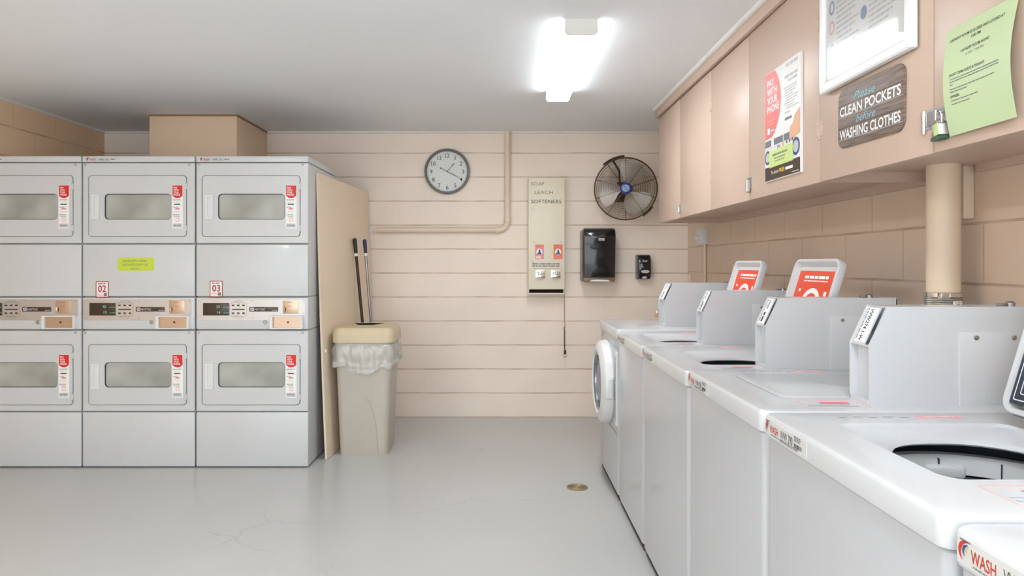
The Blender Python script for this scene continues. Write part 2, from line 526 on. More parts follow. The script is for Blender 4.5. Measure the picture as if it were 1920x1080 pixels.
    def build(s, name, parent=None, loc=None, label=None, ang=32):
        if parent is not None: org = ORG[parent.name]
        else: org = Vector(loc) if loc is not None else Vector((0, 0, 0))
        me = bpy.data.meshes.new(name)
        me.from_pydata([tuple(v - org) for v in s.v], [], s.f)
        for n in s.names: me.materials.append(MATS[n])
        me.polygons.foreach_set('material_index', s.m)
        bm = bmesh.new(); bm.from_mesh(me)
        bmesh.ops.remove_doubles(bm, verts=bm.verts, dist=1e-6)
        bmesh.ops.recalc_face_normals(bm, faces=bm.faces)
        bm.to_mesh(me); bm.free()
        me.polygons.foreach_set('use_smooth', [True] * len(me.polygons))
        me.set_sharp_from_angle(angle=math.radians(ang))
        o = bpy.data.objects.new(name, me)
        COL.objects.link(o)
        ORG[o.name] = org
        if parent is not None: o.parent = parent
        else: o.location = org
        if label: o['label'] = label
        return o


def thing(name, loc, label, cat, group=None):
    o = bpy.data.objects.new(name, None)
    o.empty_display_size = 0.05
    o.location = loc; COL.objects.link(o)
    ORG[o.name] = Vector(loc)
    o['label'] = label; o['category'] = cat
    if group: o['group'] = group
    return o


def tag(o, label, cat, group=None):
    o['label'] = label; o['category'] = cat
    if group: o['group'] = group
    return o


def struct(o): o['kind'] = 'structure'; return o


# ------------------------------------------------------------------ the room
t = 0.12
struct(MB().box((XL - t, YF, -0.1), (XR + t, YB + t, 0), 'floor_epoxy').build('floor'))
struct(MB().box((XL - t, YF, ZC), (XR + t, YB + t, ZC + 0.1), 'ceiling_paint').build('ceiling'))
struct(MB().box((XL - t, YB, 0), (XR + t, YB + t, ZC), 'block_back').build('wall_back'))
struct(MB().box((XL - t, YF, 0), (XL, YB, ZC), 'block_left').build('wall_left'))
struct(MB().box((XR, YF, 0), (XR + t, YB, ZC), 'block_right').build('wall_right'))


def quarter(mb, p0, p1, inward, r, m):
    """quarter-round moulding along the ceiling line"""
    p0, p1, inw = Vector(p0), Vector(p1), Vector(inward)
    prof = [(0, 0)] + [(r * math.cos(a), -r * math.sin(a)) for a in [PI / 2 * i / 6 for i in range(7)]]
    return mb.loft([[q + inw * a + Z_ * b for a, b in prof] for q in (p0, p1)], m, True, True)


struct(quarter(quarter(MB(), (XL, YB, ZC), (-2.56, YB, ZC), (0, -1, 0), 0.016, 'trim_white'),
               (-1.925, YB, ZC), (XR, YB, ZC), (0, -1, 0), 0.016, 'trim_white').build('trim_1'))
struct(quarter(MB(), (XL, YF, ZC), (XL, YB, ZC), (1, 0, 0), 0.016, 'trim_white').build('trim_2'))
struct(quarter(MB(), (1.074, YF, ZC), (1.074, 4.62, ZC), (-1, 0, 0), 0.018, 'trim_white').build('trim_3'))
# boxed-in chase behind the dryers with its thin edging under the ceiling
b = MB().box((-2.555, 4.80, 0), (-1.92, YB, ZC), 'beige_paint', 0.004)
b.box((-2.558, 4.794, ZC - 0.012), (-1.914, YB, ZC), 'cabinet_groove')
struct(b.build('wall_chase'))


# ------------------------------------------------------------------ ceiling lights
def ceiling_light(x0, x1, y0, y1, lamp, label):
    z0 = ZC - 0.066
    o = thing('ceiling_light', ((x0 + x1) / 2, (y0 + y1) / 2, ZC), label, 'ceiling light')
    MB().box((x0 + .01, y0 + .01, ZC - .018), (x1 - .01, y1 - .01, ZC), 'lamp_end').build('housing', o)
    fr = Fr((0, 0, 0), (1, 0, 0), (0, 0, 1))
    prof = [(x0 + .004, ZC - .019), (x0 + .002, z0 + .012), (x0 + .012, z0), (x1 - .012, z0), (x1 - .002, z0 + .012), (x1 - .004, ZC - .019)]
    df = MB()
    for q in range(5):
        (xa, za), (xb_, zb_) = prof[q], prof[q + 1]
        m_ = lamp if (q == 2 or lamp == 'diffuser_rear') else 'diffuser_side'
        df.add([(xa, y0 + .012, za), (xb_, y0 + .012, zb_), (xb_, y1 - .012, zb_), (xa, y1 - .012, za)], [(0, 1, 2, 3)], m_)
    df.build('diffuser', o)
    pc = [(x0, ZC), (x0 - .001, z0 + .01), (x0 + .01, z0 - .002), (x1 - .01, z0 - .002), (x1 + .001, z0 + .01), (x1, ZC)]
    for a, c in ((y0, y0 + .012), (y1 - .012, y1)):
        m = 'lamp_end'
        MB().loft([[Vector((x, y, z)) for x, z in pc] for y in (a, c)], m, True, True).build('end_cap', o)
    return o


ceiling_light(0.281, 0.426, 2.918, 4.144, 'diffuser_lit', 'long narrow fluorescent fixture glowing on the white ceiling')
ceiling_light(0.281, 0.426, -0.55, 0.68, 'diffuser_rear', 'unseen fluorescent ceiling fixture for fill light, nearest the open front of the room')  # out of view, added for fill from behind the camera
ceiling_light(-1.95, -1.80, 0.55, 1.78, 'diffuser_rear', 'unseen fluorescent ceiling fixture for fill light over the left side of the open floor')  # out of view, added for fill from the left

# ------------------------------------------------------------------ stacked dryers
DY = 4.079
DK = F / DY                      # pixels per metre on the dryer fronts


def wash_logo(mb, fr, x, y, h, d=0.0012):
    """swoosh of three crescents and the red word"""
    def cres(cx, cy, R, t_, m):
        out, inn = [], []
        for i in range(15):
            a = math.radians(70 + 175 * i / 14)
            k = math.sin(PI * i / 14) ** 0.8
            out.append((cx + R * math.cos(a), cy + R * math.sin(a)))
            inn.append((cx + (R - t_ * k) * math.cos(a) + t_ * .1 * k, cy + (R - t_ * k) * math.sin(a)))
        vs = fr.lp(out, d) + fr.lp(inn, d)
        mb.add(vs, [(i, i + 1, 15 + i + 1, 15 + i) for i in range(14)], m)
    cres(x + h * .62, y + h * .45, h * .68, h * .26, 'print_logo_red')
    cres(x + h * .72, y + h * .5, h * .42, h * .18, 'print_blue')
    cres(x + h * .8, y + h * .56, h * .22, h * .12, 'print_amber')
    mb.text(fr, 'WASH', x + h * 1.05, y, h * .8, 'print_logo_red', d, w=h * 2.1, bold=0.012)
    return mb


def pay_sticker(mb, fr, x, y, k=1.0):
    """instruction strip with the red shield; x,y = top left, 62 x 245 mm"""
    w, h = .066 * k, .268 * k
    mb.rect(fr, x, y - h, x + w, y, 0, .0008, 'paper_white', r=.004)
    sh = [(x + .002, y - .003), (x + .002, y - .066), (x + w * .25, y - .078), (x + w * .5, y - .081), (x + w * .75, y - .078), (x + w - .002, y - .066), (x + w - .002, y - .003)]
    mb.poly(fr, sh[::-1], .0012, 'print_red')
    for i, wd in enumerate(('PAY', 'WITH', 'YOUR', 'PHONE')):
        mb.text(fr, wd, x + .009, y - .022 - i * .0145, .0105, 'print_white', .0016, bold=.02, w=(.024, .03, .032, .041)[i])
    mb.words(fr, x + .005, y - .094, .05, .004, 'print_grey', .0012)
    mb.words(fr, x + .007, y - .108, .042, .003, 'print_light', .0012)
    mb.ink(fr, x + .012, y - .122, x + .05, y - .115, .0012, 'print_black')
    mb.words(fr, x + .005, y - .138, .03, .003, 'print_grey', .0012)
    mb.ink(fr, x + .018, y - .152, x + .046, y - .142, .0012, 'print_pink')
    mb.ink(fr, x + .02, y - .146, x + .044, y - .143, .0014, 'print_maroon')
    mb.words(fr, x + .012, y - .166, .036, .003, 'print_pink', .0012)
    mb.words(fr, x + .005, y - .186, .04, .004, 'print_grey', .0012)
    mb.words(fr, x + .012, y - .196, .035, .003, 'print_grey', .0012)
    mb.ink(fr, x + .022, y - .226, x + .044, y - .202, .0012, 'print_pink')
    mb.ink(fr, x + .026, y - .222, x + .04, y - .206, .0014, 'paper_white')
    mb.ink(fr, x + .004, y - .262, x + .06, y - .238, .0012, 'print_light')
    mb.words(fr, x + .009, y - .252, .044, .005, 'print_grey', .0014)
    return mb


def dryer_stack(x1, W, number, readout, lime, label, model, clothes):
    x0 = x1 - W
    off = x1 - .69                                  # features are measured from the right edge
    def fx(px): return off + (px - 371) / DK
    def fz(py): return (877.5 - py) / DK
    Y0, Y1 = DY, DY + .665
    fr = front(0, Y0, 0)
    o = thing('stacked_dryer', ((x0 + x1) / 2, (Y0 + Y1) / 2, 0), label, 'dryer', 'stacked coin dryers')
    en = 'white_enamel'
    # cabinet: sides, back, and a dark backing seen only in the joints
    c = MB()
    for a in ((x0, x0 + .004), (x1 - .004, x1)):
        for za, zb in ((.012, fz(621)), (fz(617.5), fz(558)), (fz(555.5), fz(306))):
            c.box((a[0], Y0 + .018, za), (a[1], Y1, zb), en)
        c.box((a[0] + (.001 if a[0] == x0 else -.0) + .0005, Y0 + .02, .012), (a[1] - .0015, Y1 - .002, fz(306)), 'joint_grey')
    c.box((x0, Y1 - .004, .012), (x1, Y1, fz(306)), en)
    c.box((x0 + .004, Y0 + .02, .012), (x1 - .004, Y1 - .004, .016), 'dark_gap')
    for za, zb in ((.016, fz(764)), (fz(643), fz(447)), (fz(326), fz(306))):
        c.box((x0 + .005, Y0 + .02, za), (x1 - .005, Y0 + .024, zb), 'joint_grey')
    c.build('cabinet', o)
    for fxx in (x0 + .05, x1 - .05):
        for fy in (Y0 + .06, Y1 - .06): MB().cyl((fxx, fy, 0), (fxx, fy, .014), .018, 'black_satin', 12).build('levelling_foot', o)
    MB().box((x0 - .001, Y0 - .004, fz(304.5)), (x1 + .001, Y1, fz(293)), en, .006, 3).build('top_panel', o)
    lb = MB()
    lf = front(x0, Y0 - .0045, 0)
    lx = fx(379) - x0
    wash_logo(lb, lf, lx, fz(302), .018, .0006)
    lb.text(lf, 'VPR ' + model, lx + .075, fz(302), .013, 'print_black', .0006, w=.062)
    lb.words(lf, lx + .15, fz(300.5), .03, .007, 'print_grey', .0006)
    lb.build('model_label', o)
    # front sheets
    def sheet(name, pa, pb, extra=None):
        m = MB().box((x0, Y0, fz(pb)), (x1, Y0 + .018, fz(pa)), en, .005, 3)
        return m.build(name, o)
    sheet('filler_panel', 459, 556)
    sheet('console', 558.5, 618)
    sheet('kick_panel', 773.5, 875.5)
    for pa, pb, da, db, wa, wb in ((306, 456.5, 329, 444.5, 364, 412), (620.5, 771.5, 646, 760, 680, 727)):
        up = pa < 400
        hole = rr(fx(381.5), fz(db), fx(566.5), fz(da), .022)
        p = MB()
        osh = rr(x0, fz(pb), x1, fz(pa), .004)
        osi = rr(x0 + .003, fz(pb) + .003, x1 - .003, fz(pa) - .003, .004)
        p.loft([fr.lp(osh, -.018), fr.lp(osh, -.004), fr.lp(osi, 0), fr.lp(hole, 0), fr.lp(hole, -.018)], en)
        fp = p.build('front_panel', o)
        for sx in (fx(376.5), fx(571)):
            MB().lathe((sx, Y0, fz(pa + 3.6)), (0, -1, 0), [(.007, -.001), (.007, .0015), (.004, .003), (0, .003)], 'steel', 16).build('screw', fp)
        # the drum opening behind
        cav = MB()
        ci = rr(fx(404), fz(wb + 12), fx(545), fz(wa - 12), .03)
        cav.loft([fr.lp(hole, -.018), fr.lp(hole, -.03), fr.lp(ci, -.04), fr.lp(ci, -.12)], 'drum_grey')
        cx, cz = fx(474.5), fz((wa + wb) / 2)
        cav.lathe((cx, Y0 + .12, cz), (0, 1, 0), [(.285, 0), (.285, .42), (.2, .44), (0, .44)], 'drum_grey', 48)
        cav.lathe((cx, Y0 + .12, cz), (0, 1, 0), [(.285, 0), (.19, -.002)], 'drum_grey', 48)
        for q in range(3):
            a = q * 2 * PI / 3 + .5
            cav.box((-.03, 0, .20), (.03, .4, .275), 'drum_grey', .01, 2, Matrix.Translation((cx, Y0 + .13, cz)) @ Matrix.Rotation(a, 4, 'Y'))
        cav.build('drum', o)
        dr = MB()
        do = rr(fx(383), fz(db - .8), fx(565.2), fz(da + .8), .019)
        di = rr(fx(383.6), fz(db - 1.4), fx(564.6), fz(da + 1.4), .018)
        wi = rr(fx(412), fz(wb), fx(537), fz(wa), .024)
        wo = rr(fx(411), fz(wb + 1), fx(538), fz(wa - 1), .026)
        dr.loft([fr.lp(do, -.016), fr.lp(do, .002), fr.lp(di, .004), fr.lp(wo, .004), fr.lp(wi, .001), fr.lp(wi, -.016), fr.lp(do, -.016)], en)
        door = dr.build('door', o)
        g = MB(); g.slab(fr, rr(fx(411), fz(wb + .5), fx(538), fz(wa - .5), .025), -.0125, -.0095, 'dryer_glass'); g.build('window_pane', door)
        gk = MB(); gk.ring(fr, wi, rr(fx(412.8), fz(wb - .8), fx(536.2), fz(wa + .8), .022), -.010, -.004, 'dark_gap'); gk.build('window_gasket', door)
        # pull handle: recessed cup with a raised lip
        ha, hb = (365, 412) if up else (681, 730)
        h = MB()
        h.loft([fr.lp(rr(fx(387.5), fz(hb), fx(404), fz(ha), .007), .003), fr.lp(rr(fx(388), fz(hb - .6), fx(403.4), fz(ha + .6), .007), .011),
                fr.lp(rr(fx(393), fz(hb - 5), fx(400.5), fz(ha + 4.5), .004), .011), fr.lp(rr(fx(394), fz(hb - 6), fx(400), fz(ha + 5.5), .003), .0045)], 'white_plastic', False, True)
        h.build('handle', door)
        for hp in (da + 21, db - 16):
            k = MB()
            k.box((fx(564.2), Y0 - .007, fz(hp + 7)), (fx(567.2), Y0 + .004, fz(hp - 7)), en, .002)
            k.cyl((fx(565.7), Y0 - .007, fz(hp + 7.4)), (fx(565.7), Y0 - .007, fz(hp + 5.2)), .004, 'steel', 10)
            k.cyl((fx(565.7), Y0 - .007, fz(hp - 5.2)), (fx(565.7), Y0 - .007, fz(hp - 7.4)), .004, 'steel', 10)
            k.build('hinge', door)
        st = MB(); pay_sticker(st, front(0, Y0 - .0042, 0), fx(539.5), fz(da + 18.5)); st.build('instruction_sticker', door)
    # control console face
    cp = MB()
    pl = [(fx(372.5), fz(601)), (fx(509), fz(601)), (fx(509), fz(594.5)), (fx(512), fz(592.5)), (fx(573), fz(592.5)), (fx(575), fz(590)), (fx(575), fz(562)), (fx(372.5), fz(562))]
    cp.slab(fr, pl, .0, .002, 'aluminium')
    pf = front(0, Y0 - .002, 0)
    for sx, sy in ((375.5, 565), (375.5, 597), (477, 564.5), (477, 597), (572, 564.5), (572, 588)):
        cp.lathe((fx(sx), Y0 - .002, fz(sy)), (0, -1, 0), [(.004, 0), (.0035, .001), (0, .0012)], 'steel', 10)
    hexa = [(fx(434), fz(571)), (fx(434), fz(592)), (fx(452), fz(598.5)), (fx(466), fz(592)), (fx(466), fz(569)), (fx(450), fz(562.8))]
    for i in range(6):
        a_, b_ = Vector(hexa[i]), Vector(hexa[(i + 1) % 6])
        n_ = Vector((-(b_ - a_).y, (b_ - a_).x)).normalized() * .0007
        cp.poly(pf, [tuple(a_ + n_), tuple(b_ + n_), tuple(b_ - n_), tuple(a_ - n_)], .0005, 'print_grey')
    for ry in (567.5, 594):
        cp.words(pf, fx(441), fz(ry), .06, .0035, 'print_grey', .0005)
    for ry in (570.5, 590):
        for q in range(3): cp.words(pf, fx(438 + 10 * q), fz(ry), .017, .002, 'print_grey', .0005)
    con = cp.build('control_panel', o)
    d_ = MB(); d_.rect(fr, fx(384), fz(592), fx(433), fz(568.5), .002, .0035, 'display_brown', bev=.0008)
    df = front(0, Y0 - .0036, 0)
    d_.text(df, readout[0], fx(409), fz(578), .017, 'print_green', .0004, w=.022)
    d_.text(df, readout[1], fx(411), fz(588.5), .017, 'print_green', .0004, w=.018)
    for yy, dx in ((576.3, 0), (586.8, 0)):
        d_.ink(df, fx(422), fz(yy) - .001, fx(433), fz(yy) + .001, .0004, 'print_green')
    d_.build('display', con)
    for q in range(3):
        for ry in (573, 587.5):
            MB().rect(fr, fx(438 + 9.8 * q), fz(ry + 1.2), fx(442.6 + 9.8 * q), fz(ry - 1.2), .002, .004, 'print_black', bev=.0006).build('button', con)
    MB().rect(fr, fx(438.5), fz(581.6), fx(462), fz(579.6), .002, .0035, 'print_black').build('button', con)
    nb = MB(); nb.rect(fr, fx(471), fz(584.5), fx(525), fz(576), .002, .0035, 'display_brown', bev=.0006)
    nf = front(0, Y0 - .0036, 0)
    nb.rect(nf, fx(473), fz(583.2), fx(480), fz(577.3), 0, .0004, 'print_light', r=.004)
    nb.text(nf, 'M', fx(476.5), fz(582.4), .012, 'print_black', .0008, align='c')
    nb.text(nf, 'MAYTAG', fx(481.5), fz(582.6), .013, 'print_light', .0004, w=.06, bold=.01)
    nb.words(nf, fx(514), fz(583), .03, .003, 'print_light', .0004)
    nb.build('name_badge', con)
    cs = MB(); cs.rect(fr, fx(533.5), fz(588.6), fx(562.5), fz(564), .002, .004, 'coin_plate', bev=.0008)
    cf = front(0, Y0 - .004, 0)
    cs.ink(cf, fx(538.4), fz(584), fx(539.8), fz(577), .0004, 'print_black')
    cs.tube([(fx(537), Y0 - .006, fz(587)), (fx(537), Y0 - .012, fz(584)), (fx(537), Y0 - .012, fz(578)), (fx(537), Y0 - .006, fz(575))], .0022, 'chrome', 8)
    for ry in (568, 575): cs.words(cf, fx(544), fz(ry), .025, .003, 'print_grey', .0004)
    cs.build('coin_slot', con)
    # projecting coin box frame with its recessed metal door
    cb = MB()
    out = rr(fx(510), fz(617.3), fx(573), fz(591.5), .008)
    ou2 = rr(fx(511), fz(616.6), fx(572.4), fz(592.2), .007)
    inn = rr(fx(516), fz(614.8), fx(568.5), fz(594.3), .002)
    cb.loft([fr.lp(out, 0), fr.lp(out, .018), fr.lp(ou2, .022), fr.lp(inn, .021), fr.lp(inn, .006)], 'white_plastic')
    cbo = cb.build('coin_box', o)
    v = MB(); v.rect(fr, fx(515.5), fz(615), fx(569), fz(594), .004, .008, 'coin_plate')
    v.lathe((fx(544), Y0 - .008, fz(604.5)), (0, -1, 0), [(.006, 0), (.006, .003), (.0025, .003), (.0025, .001), (0, .001)], 'dark_steel', 14)
    v.build('coin_vault_door', cbo)
    lk = MB(); lk.lathe((fx(500), Y0, fz(604.5)), (0, -1, 0), [(.012, 0), (.012, .004), (.009, .006), (.004, .006), (.003, .004), (0, .004)], 'steel', 20); lk.build('lock', o)
    # stickers on the filler panel
    if number:
        n = MB(); x, y = fx(396.5 if number == '03' else 395.5), fz(527 if number == '03' else 528)
        n.rect(fr, x, y - .1, x + .08, y, 0, .0008, 'print_maroon', r=.003)
        n.rect(front(0, Y0 - .0008, 0), x + .005, y - .095, x + .075, y - .005, 0, .0006, 'paper_white', r=.002)
        q = front(0, Y0 - .0015, 0)
        n.words(q, x + .014, y - .018, .05, .007, 'print_grey', .0003)
        n.text(q, number, x + .04, y - .065, .04, 'print_maroon', .0003, w=.05, align='c', bold=.02)
        for k in range(3): n.words(q, x + .01, y - .074 - k * .007, .032, .004, 'print_pink', .0003)
        n.ink(q, x + .05, y - .091, x + .07, y - .071, .0003, 'print_grey')
        n.build('number_sticker', o)
    if lime:
        n = MB(); x, y = fx(437), fz(483.5)
        n.rect(fr, x, y - .081, x + .222, y, 0, .0008, 'paper_lime', r=.004)
        q = front(0, Y0 - .0008, 0)
        n.text(q, 'PLEASE EMPTY DRYER', x + .03, y - .027, .013, 'print_grey', .0004, w=.15)
        n.text(q, 'LINT AFTER EVERY USE', x + .03, y - .05, .013, 'print_grey', .0004, w=.155)
        n.text(q, 'MAHALO', x + .08, y - .074, .01, 'print_grey', .0004, w=.06)
        n.build('lint_notice', o)
    if clothes:       # a little grey scuff on the kick panel
        n = MB(); n.rect(fr, fx(432), fz(836), fx(441), fz(834.8), 0, .0005, 'print_light'); n.build('scuff', o)
    return o


dryer_stack(-1.192, .69, '03', ('25', '14'), False, 'stacked white coin dryers numbered 03, end stack beside the beige board', '331', True)
dryer_stack(-1.892, .69, '02', ('40', '15'), True, 'stacked white coin dryers numbered 02 with a lime green sticker', '331', False)
dryer_stack(-2.592, .658, '', ('40', '15'), False, 'stacked white coin dryers against the left wall, cut by the frame edge', '331', False)

# ------------------------------------------------------------------ painted board beside the dryers
bd = thing('plywood_board', (-1.12, 4.82, 0), 'tall beige painted board leaning against the right side of the dryers', 'board')
A0, A1 = Vector((-1.120, 4.246, 0.002)), Vector((-1.023, 5.40, 0.002))
T0, T1 = Vector((-1.178, 4.246, 1.842)), Vector((-1.086, 5.40, 1.842))
nrm = (A1 - A0).cross(T0 - A0).normalized()
if nrm.x > 0: nrm = -nrm
loops = []
for i in range(7):
    f = i / 6
    bow = Vector((-.006 * math.sin(PI * f), 0, 0))
    a, c = A0.lerp(T0, f) + bow, A1.lerp(T1, f) + bow
    loops.append([a, c, c + nrm * .012, a + nrm * .012])
MB().loft(loops, 'beige_board', True, True).build('panel', bd)
q = A0.lerp(T0, .37)
MB().box((q.x - .002, q.y + .02, q.z), (q.x + .012, q.y + .05, q.z + .022), 'beige_board', .004).build('latch_block', bd)

# ------------------------------------------------------------------ trash can, liner, handles
cc = Vector((-.905, 4.49, 0))
can = thing('trash_can', cc, 'square taupe plastic trash can with beige top beside the beige board', 'trash can')


def can_loop(w, dpt, z, r, waist=0.0, sh=0.0):
    pts = rr(-w / 2, -dpt / 2, w / 2, dpt / 2, r, 6)
    return [Vector((cc.x + x + sh, cc.y + y, z)) for x, y in pts]


b = MB()
b.loft([can_loop(.290, .285, .004, .03), can_loop(.312, .305, .0, .035), can_loop(.316, .309, .014, .035), can_loop(.342, .328, .35, .04), can_loop(.366, .348, .66, .045),
        can_loop(.374, .356, .735, .045), can_loop(.384, .366, .735, .05), can_loop(.384, .366, .755, .05), can_loop(.362, .345, .755, .04), can_loop(.30, .295, .03, .03)], 'can_plastic', True, True)
# moulded arch: the right of the front wall swells out below a curved edge
n = 14
lo, hi, mid, rt = [], [], [], []
for i in range(n + 1):
    s_ = i / n
    z = .012 + .37 * math.cos(s_ * PI / 2)
    x = .125 - .115 * (1 - math.sin(s_ * PI / 2) ** 1.0) if False else .0 + .098 * math.sin(s_ * PI / 2)
    y = cc.y - (.309 / 2 + (.348 - .309) / 2 * z / .66)
    h_ = .007 * (1 - z / .385) ** .6 + .0003
    lo.append(Vector((cc.x + x - .003, y + .001, z))); hi.append(Vector((cc.x + x + .003, y - h_, z)))
    mid.append(Vector((cc.x + x + (.122 - x) * .6, y - h_ * .5 - .0004, z))); rt.append(Vector((cc.x + .124, y + .0004, z)))
m_ = n + 1
b.add(lo + hi + mid + rt, [(r * m_ + i, r * m_ + i + 1, (r + 1) * m_ + i + 1, (r + 1) * m_ + i) for r in range(3) for i in range(n)], 'can_plastic')
b.build('body', can)
l = MB()
# funnel lid: skirt, rounded shoulder, front rim dipping to a V, open throat


def lid_loop(w, dpt, z, r, dip=0.0):
    out = []
    for v in can_loop(w, dpt, z, r):
        k = 0.0
        if v.y < cc.y: k = max(0, 1 - abs(v.x - cc.x + .015) / (w * .36)) * min(1, (cc.y - v.y) / (dpt * .42))
        v = v.copy(); v.z -= dip * k
        out.append(v)
    return out


def tri_loop(k, z):
    """pointed throat: straight back edge, tip towards the front"""
    tri = [Vector((-.118, .15)) * k, Vector((0, -.14)) * k, Vector((.118, .15)) * k]
    c0 = Vector((cc.x - .012, cc.y))
    out = []
    for v in can_loop(.30, .29, z, .04):
        d = Vector((v.x - cc.x, v.y - cc.y - .05)); o_ = Vector((0, .05))
        best = 9
        for a, b_ in ((tri[0], tri[1]), (tri[1], tri[2]), (tri[2], tri[0])):
            e = b_ - a
            den = d.x * e.y - d.y * e.x
            if abs(den) < 1e-9: continue
            w = a - o_
            t1 = (w.x * e.y - w.y * e.x) / den; t2 = (w.x * d.y - w.y * d.x) / den
            if t1 > 0 and -1e-6 <= t2 <= 1 + 1e-6: best = min(best, t1)
        out.append(Vector((c0.x + d.x * best, c0.y + .05 + d.y * best, z)))
    return out


l.loft([lid_loop(.402, .378, .742, .055), lid_loop(.406, .382, .744, .055), lid_loop(.406, .382, .79, .055), lid_loop(.396, .372, .822, .055), lid_loop(.37, .35, .838, .05),
        tri_loop(1.06, .845), tri_loop(1.0, .842)], 'lid_plastic')
l.loft([tri_loop(1.0, .842), tri_loop(.96, .66)], 'dark_gap', False, True)  # shade inside the throat put into its dark colour
l.build('lid', can)
# liner folded out over the rim
bag = MB(); loops = []
nn = 96


def sq(a, w, dpt):
    c_, s_ = math.cos(a), math.sin(a)
    p = 5.0
    k = (abs(c_) ** p + abs(s_) ** p) ** (-1 / p)
    return w / 2 * k * c_, dpt / 2 * k * s_


for j in range(9):
    f = j / 8
    lp = []
    for i in range(nn):
        a = 2 * PI * i / nn
        # hem hangs lowest in the middle of the front face
        hem = .590 - .042 * math.exp(-((a - 1.54 * PI) / .5) ** 2) + .008 * math.sin(5 * a + .5) + .006 * math.sin(11 * a)
        if math.cos(a) > .75: hem += .02
        z = .741 + (hem - .741) * f
        puff = .012 + .014 * math.sin(PI * min(1, f * 1.05)) + (.016 * math.exp(-((f - .9) / .12) ** 2))
        wr = .005 * math.sin(17 * a + 3 * f) + .004 * math.sin(29 * a - 5 * f) + .003 * math.sin(41 * a + 9 * f)
        wd = .372 - .05 * (.741 - z)
        if j == 0: puff, wr = .003, 0
        x, y = sq(a, wd + 2 * (puff + wr * min(1, f * 3)), wd - .01 + 2 * (puff + wr * min(1, f * 3)))
        yy_ = cc.y + y
        bd_x = -1.120 + .0841 * (yy_ - 4.246) - .033 * z + .012        # stay clear of the leaning board
        lp.append(Vector((max(cc.x + x, bd_x), yy_, z)))
    loops.append(lp)
hemroll = []
for i in range(nn):       # turned-up hem
    v = loops[-1][i]; d = Vector((v.x - cc.x, v.y - cc.y, 0)) * .0
    c_ = loops[-2][i]
    hemroll.append(v + (v - Vector((cc.x, cc.y, v.z))) * -.05 + Vector((0, 0, .012)))
rolls = []
for k in range(1, 8):
    lp = []
    for i in range(nn):
        v = loops[-1][i]; d = Vector((v.x - cc.x, v.y - cc.y, 0)).normalized()
        t_ = PI * 1.5 * k / 7
        rad = .013 + .004 * math.sin(7 * 2 * PI * i / nn) + .003 * math.sin(13 * 2 * PI * i / nn)
        p = v + d * rad * (1 - math.cos(t_)) * .5 + Z_ * (-rad * math.sin(t_) * .9 + .012 * k / 7)
        bd_x = -1.120 + .0841 * (p.y - 4.246) - .033 * p.z + .012
        p.x = max(p.x, bd_x)
        lp.append(p)
    rolls.append(lp)
bag.loft(loops + rolls, 'bag_film')
tag(bag.build('trash_bag', loc=(cc.x, cc.y, .5), ang=80), 'translucent white plastic liner folded over the rim of the trash can', 'trash bag')


def stick(name, top, foot, r, label, shaft, grip, gl):
    top, foot = Vector(top), Vector(foot)
    d = (foot - top).normalized()
    o = thing(name, foot, label, 'handle')
    MB().lathe(top + d * gl, foot - (top + d * gl), [(0, 0), (r, 0), (r, (foot - top).length - gl - .002), (r * .8, (foot - top).length - gl)], shaft, 14, (False, True)).build('shaft', o)
    MB().lathe(top, d, [(0, 0), (r * 1.1, .004), (r * 1.45, .02), (r * 1.3, gl * .6), (r * 1.25, gl)], grip, 16, (False, True)).build('grip', o)
    MB().lathe(top + d * gl, d, [(r * 1.1, 0), (r * 1.5, .001), (r * 1.5, .02), (r * 1.1, .022)], 'outlet_white', 16).build('collar', o)
    return o


stick('broom_handle', (-1.094, 4.93, 1.45), (-.958, 4.93, 0.0), .011, 'black broom handle leaning on the board behind the trash can', 'dark_steel', 'black_satin', .115)
stick('mop_handle', (-1.022, 4.94, 1.443), (-.925, 5.02, 0.0), .0105, 'silver mop handle with navy grip behind the trash can', 'steel', 'navy_grip', .105)

# ------------------------------------------------------------------ pipes on the walls
py_ = YB - .03
pts = [Vector((-1.02, py_, wz(431, py_)))]
ex, ez = wx(951.5, py_), wz(431, py_)
pts += [Vector((ex - .07, py_, ez))]
for i in range(1, 8):
    a = PI / 2 * i / 8
    pts.append(Vector((ex - .07 + .07 * math.sin(a), py_, ez + .07 - .07 * math.cos(a))))
pts += [Vector((ex, py_, ez + .07)), Vector((ex, py_, ZC))]
pp = thing('wall_pipe', (ex, py_, ZC), 'thin beige painted pipe bending from the ceiling along the back wall', 'pipe')
MB().tube(pts, .0235, 'pipe_paint', 20).build('run', pp)
for p0, p1 in (((ex - .1, py_, ez), (ex - .065, py_, ez)), ((ex, py_, ez + .065), (ex, py_, ez + .1))):
    MB().lathe(p0, Vector(p1) - Vector(p0), [(.0235, 0), (.029, .002), (.029, .033), (.0235, .035)], 'pipe_paint', 20).build('coupling', pp)

VP = Vector((1.42, 2.125, 0))
vp = thing('drain_pipe', (VP.x, VP.y, .0), 'thick beige vertical pipe rising behind the washers into the cabinet', 'pipe')
MB().cyl((VP.x, VP.y, 1.165), (VP.x, VP.y, 1.7), .0475, 'pipe_paint', 32).build('upper_pipe', vp)
MB().cyl((VP.x, VP.y, .0), (VP.x, VP.y, 1.11), .0475, 'pipe_paint', 32).build('lower_pipe', vp)
k = MB().cyl((VP.x, VP.y, 1.085), (VP.x, VP.y, 1.168), .051, 'steel', 32)
for i in range(9): k.torus((VP.x, VP.y, 1.095 + i * .007), (0, 0, 1), .051, .002, 'steel', 32, 5)
for zz in (1.160, 1.092): k.lathe((VP.x, VP.y, zz - .007), (0, 0, 1), [(.051, 0), (.0535, .001), (.0535, .013), (.051, .014)], 'chrome', 32)
k.box((VP.x - .05, VP.y - .065, 1.150), (VP.x - .022, VP.y - .045, 1.170), 'chrome', .003)
kc = k.build('coupling', vp)
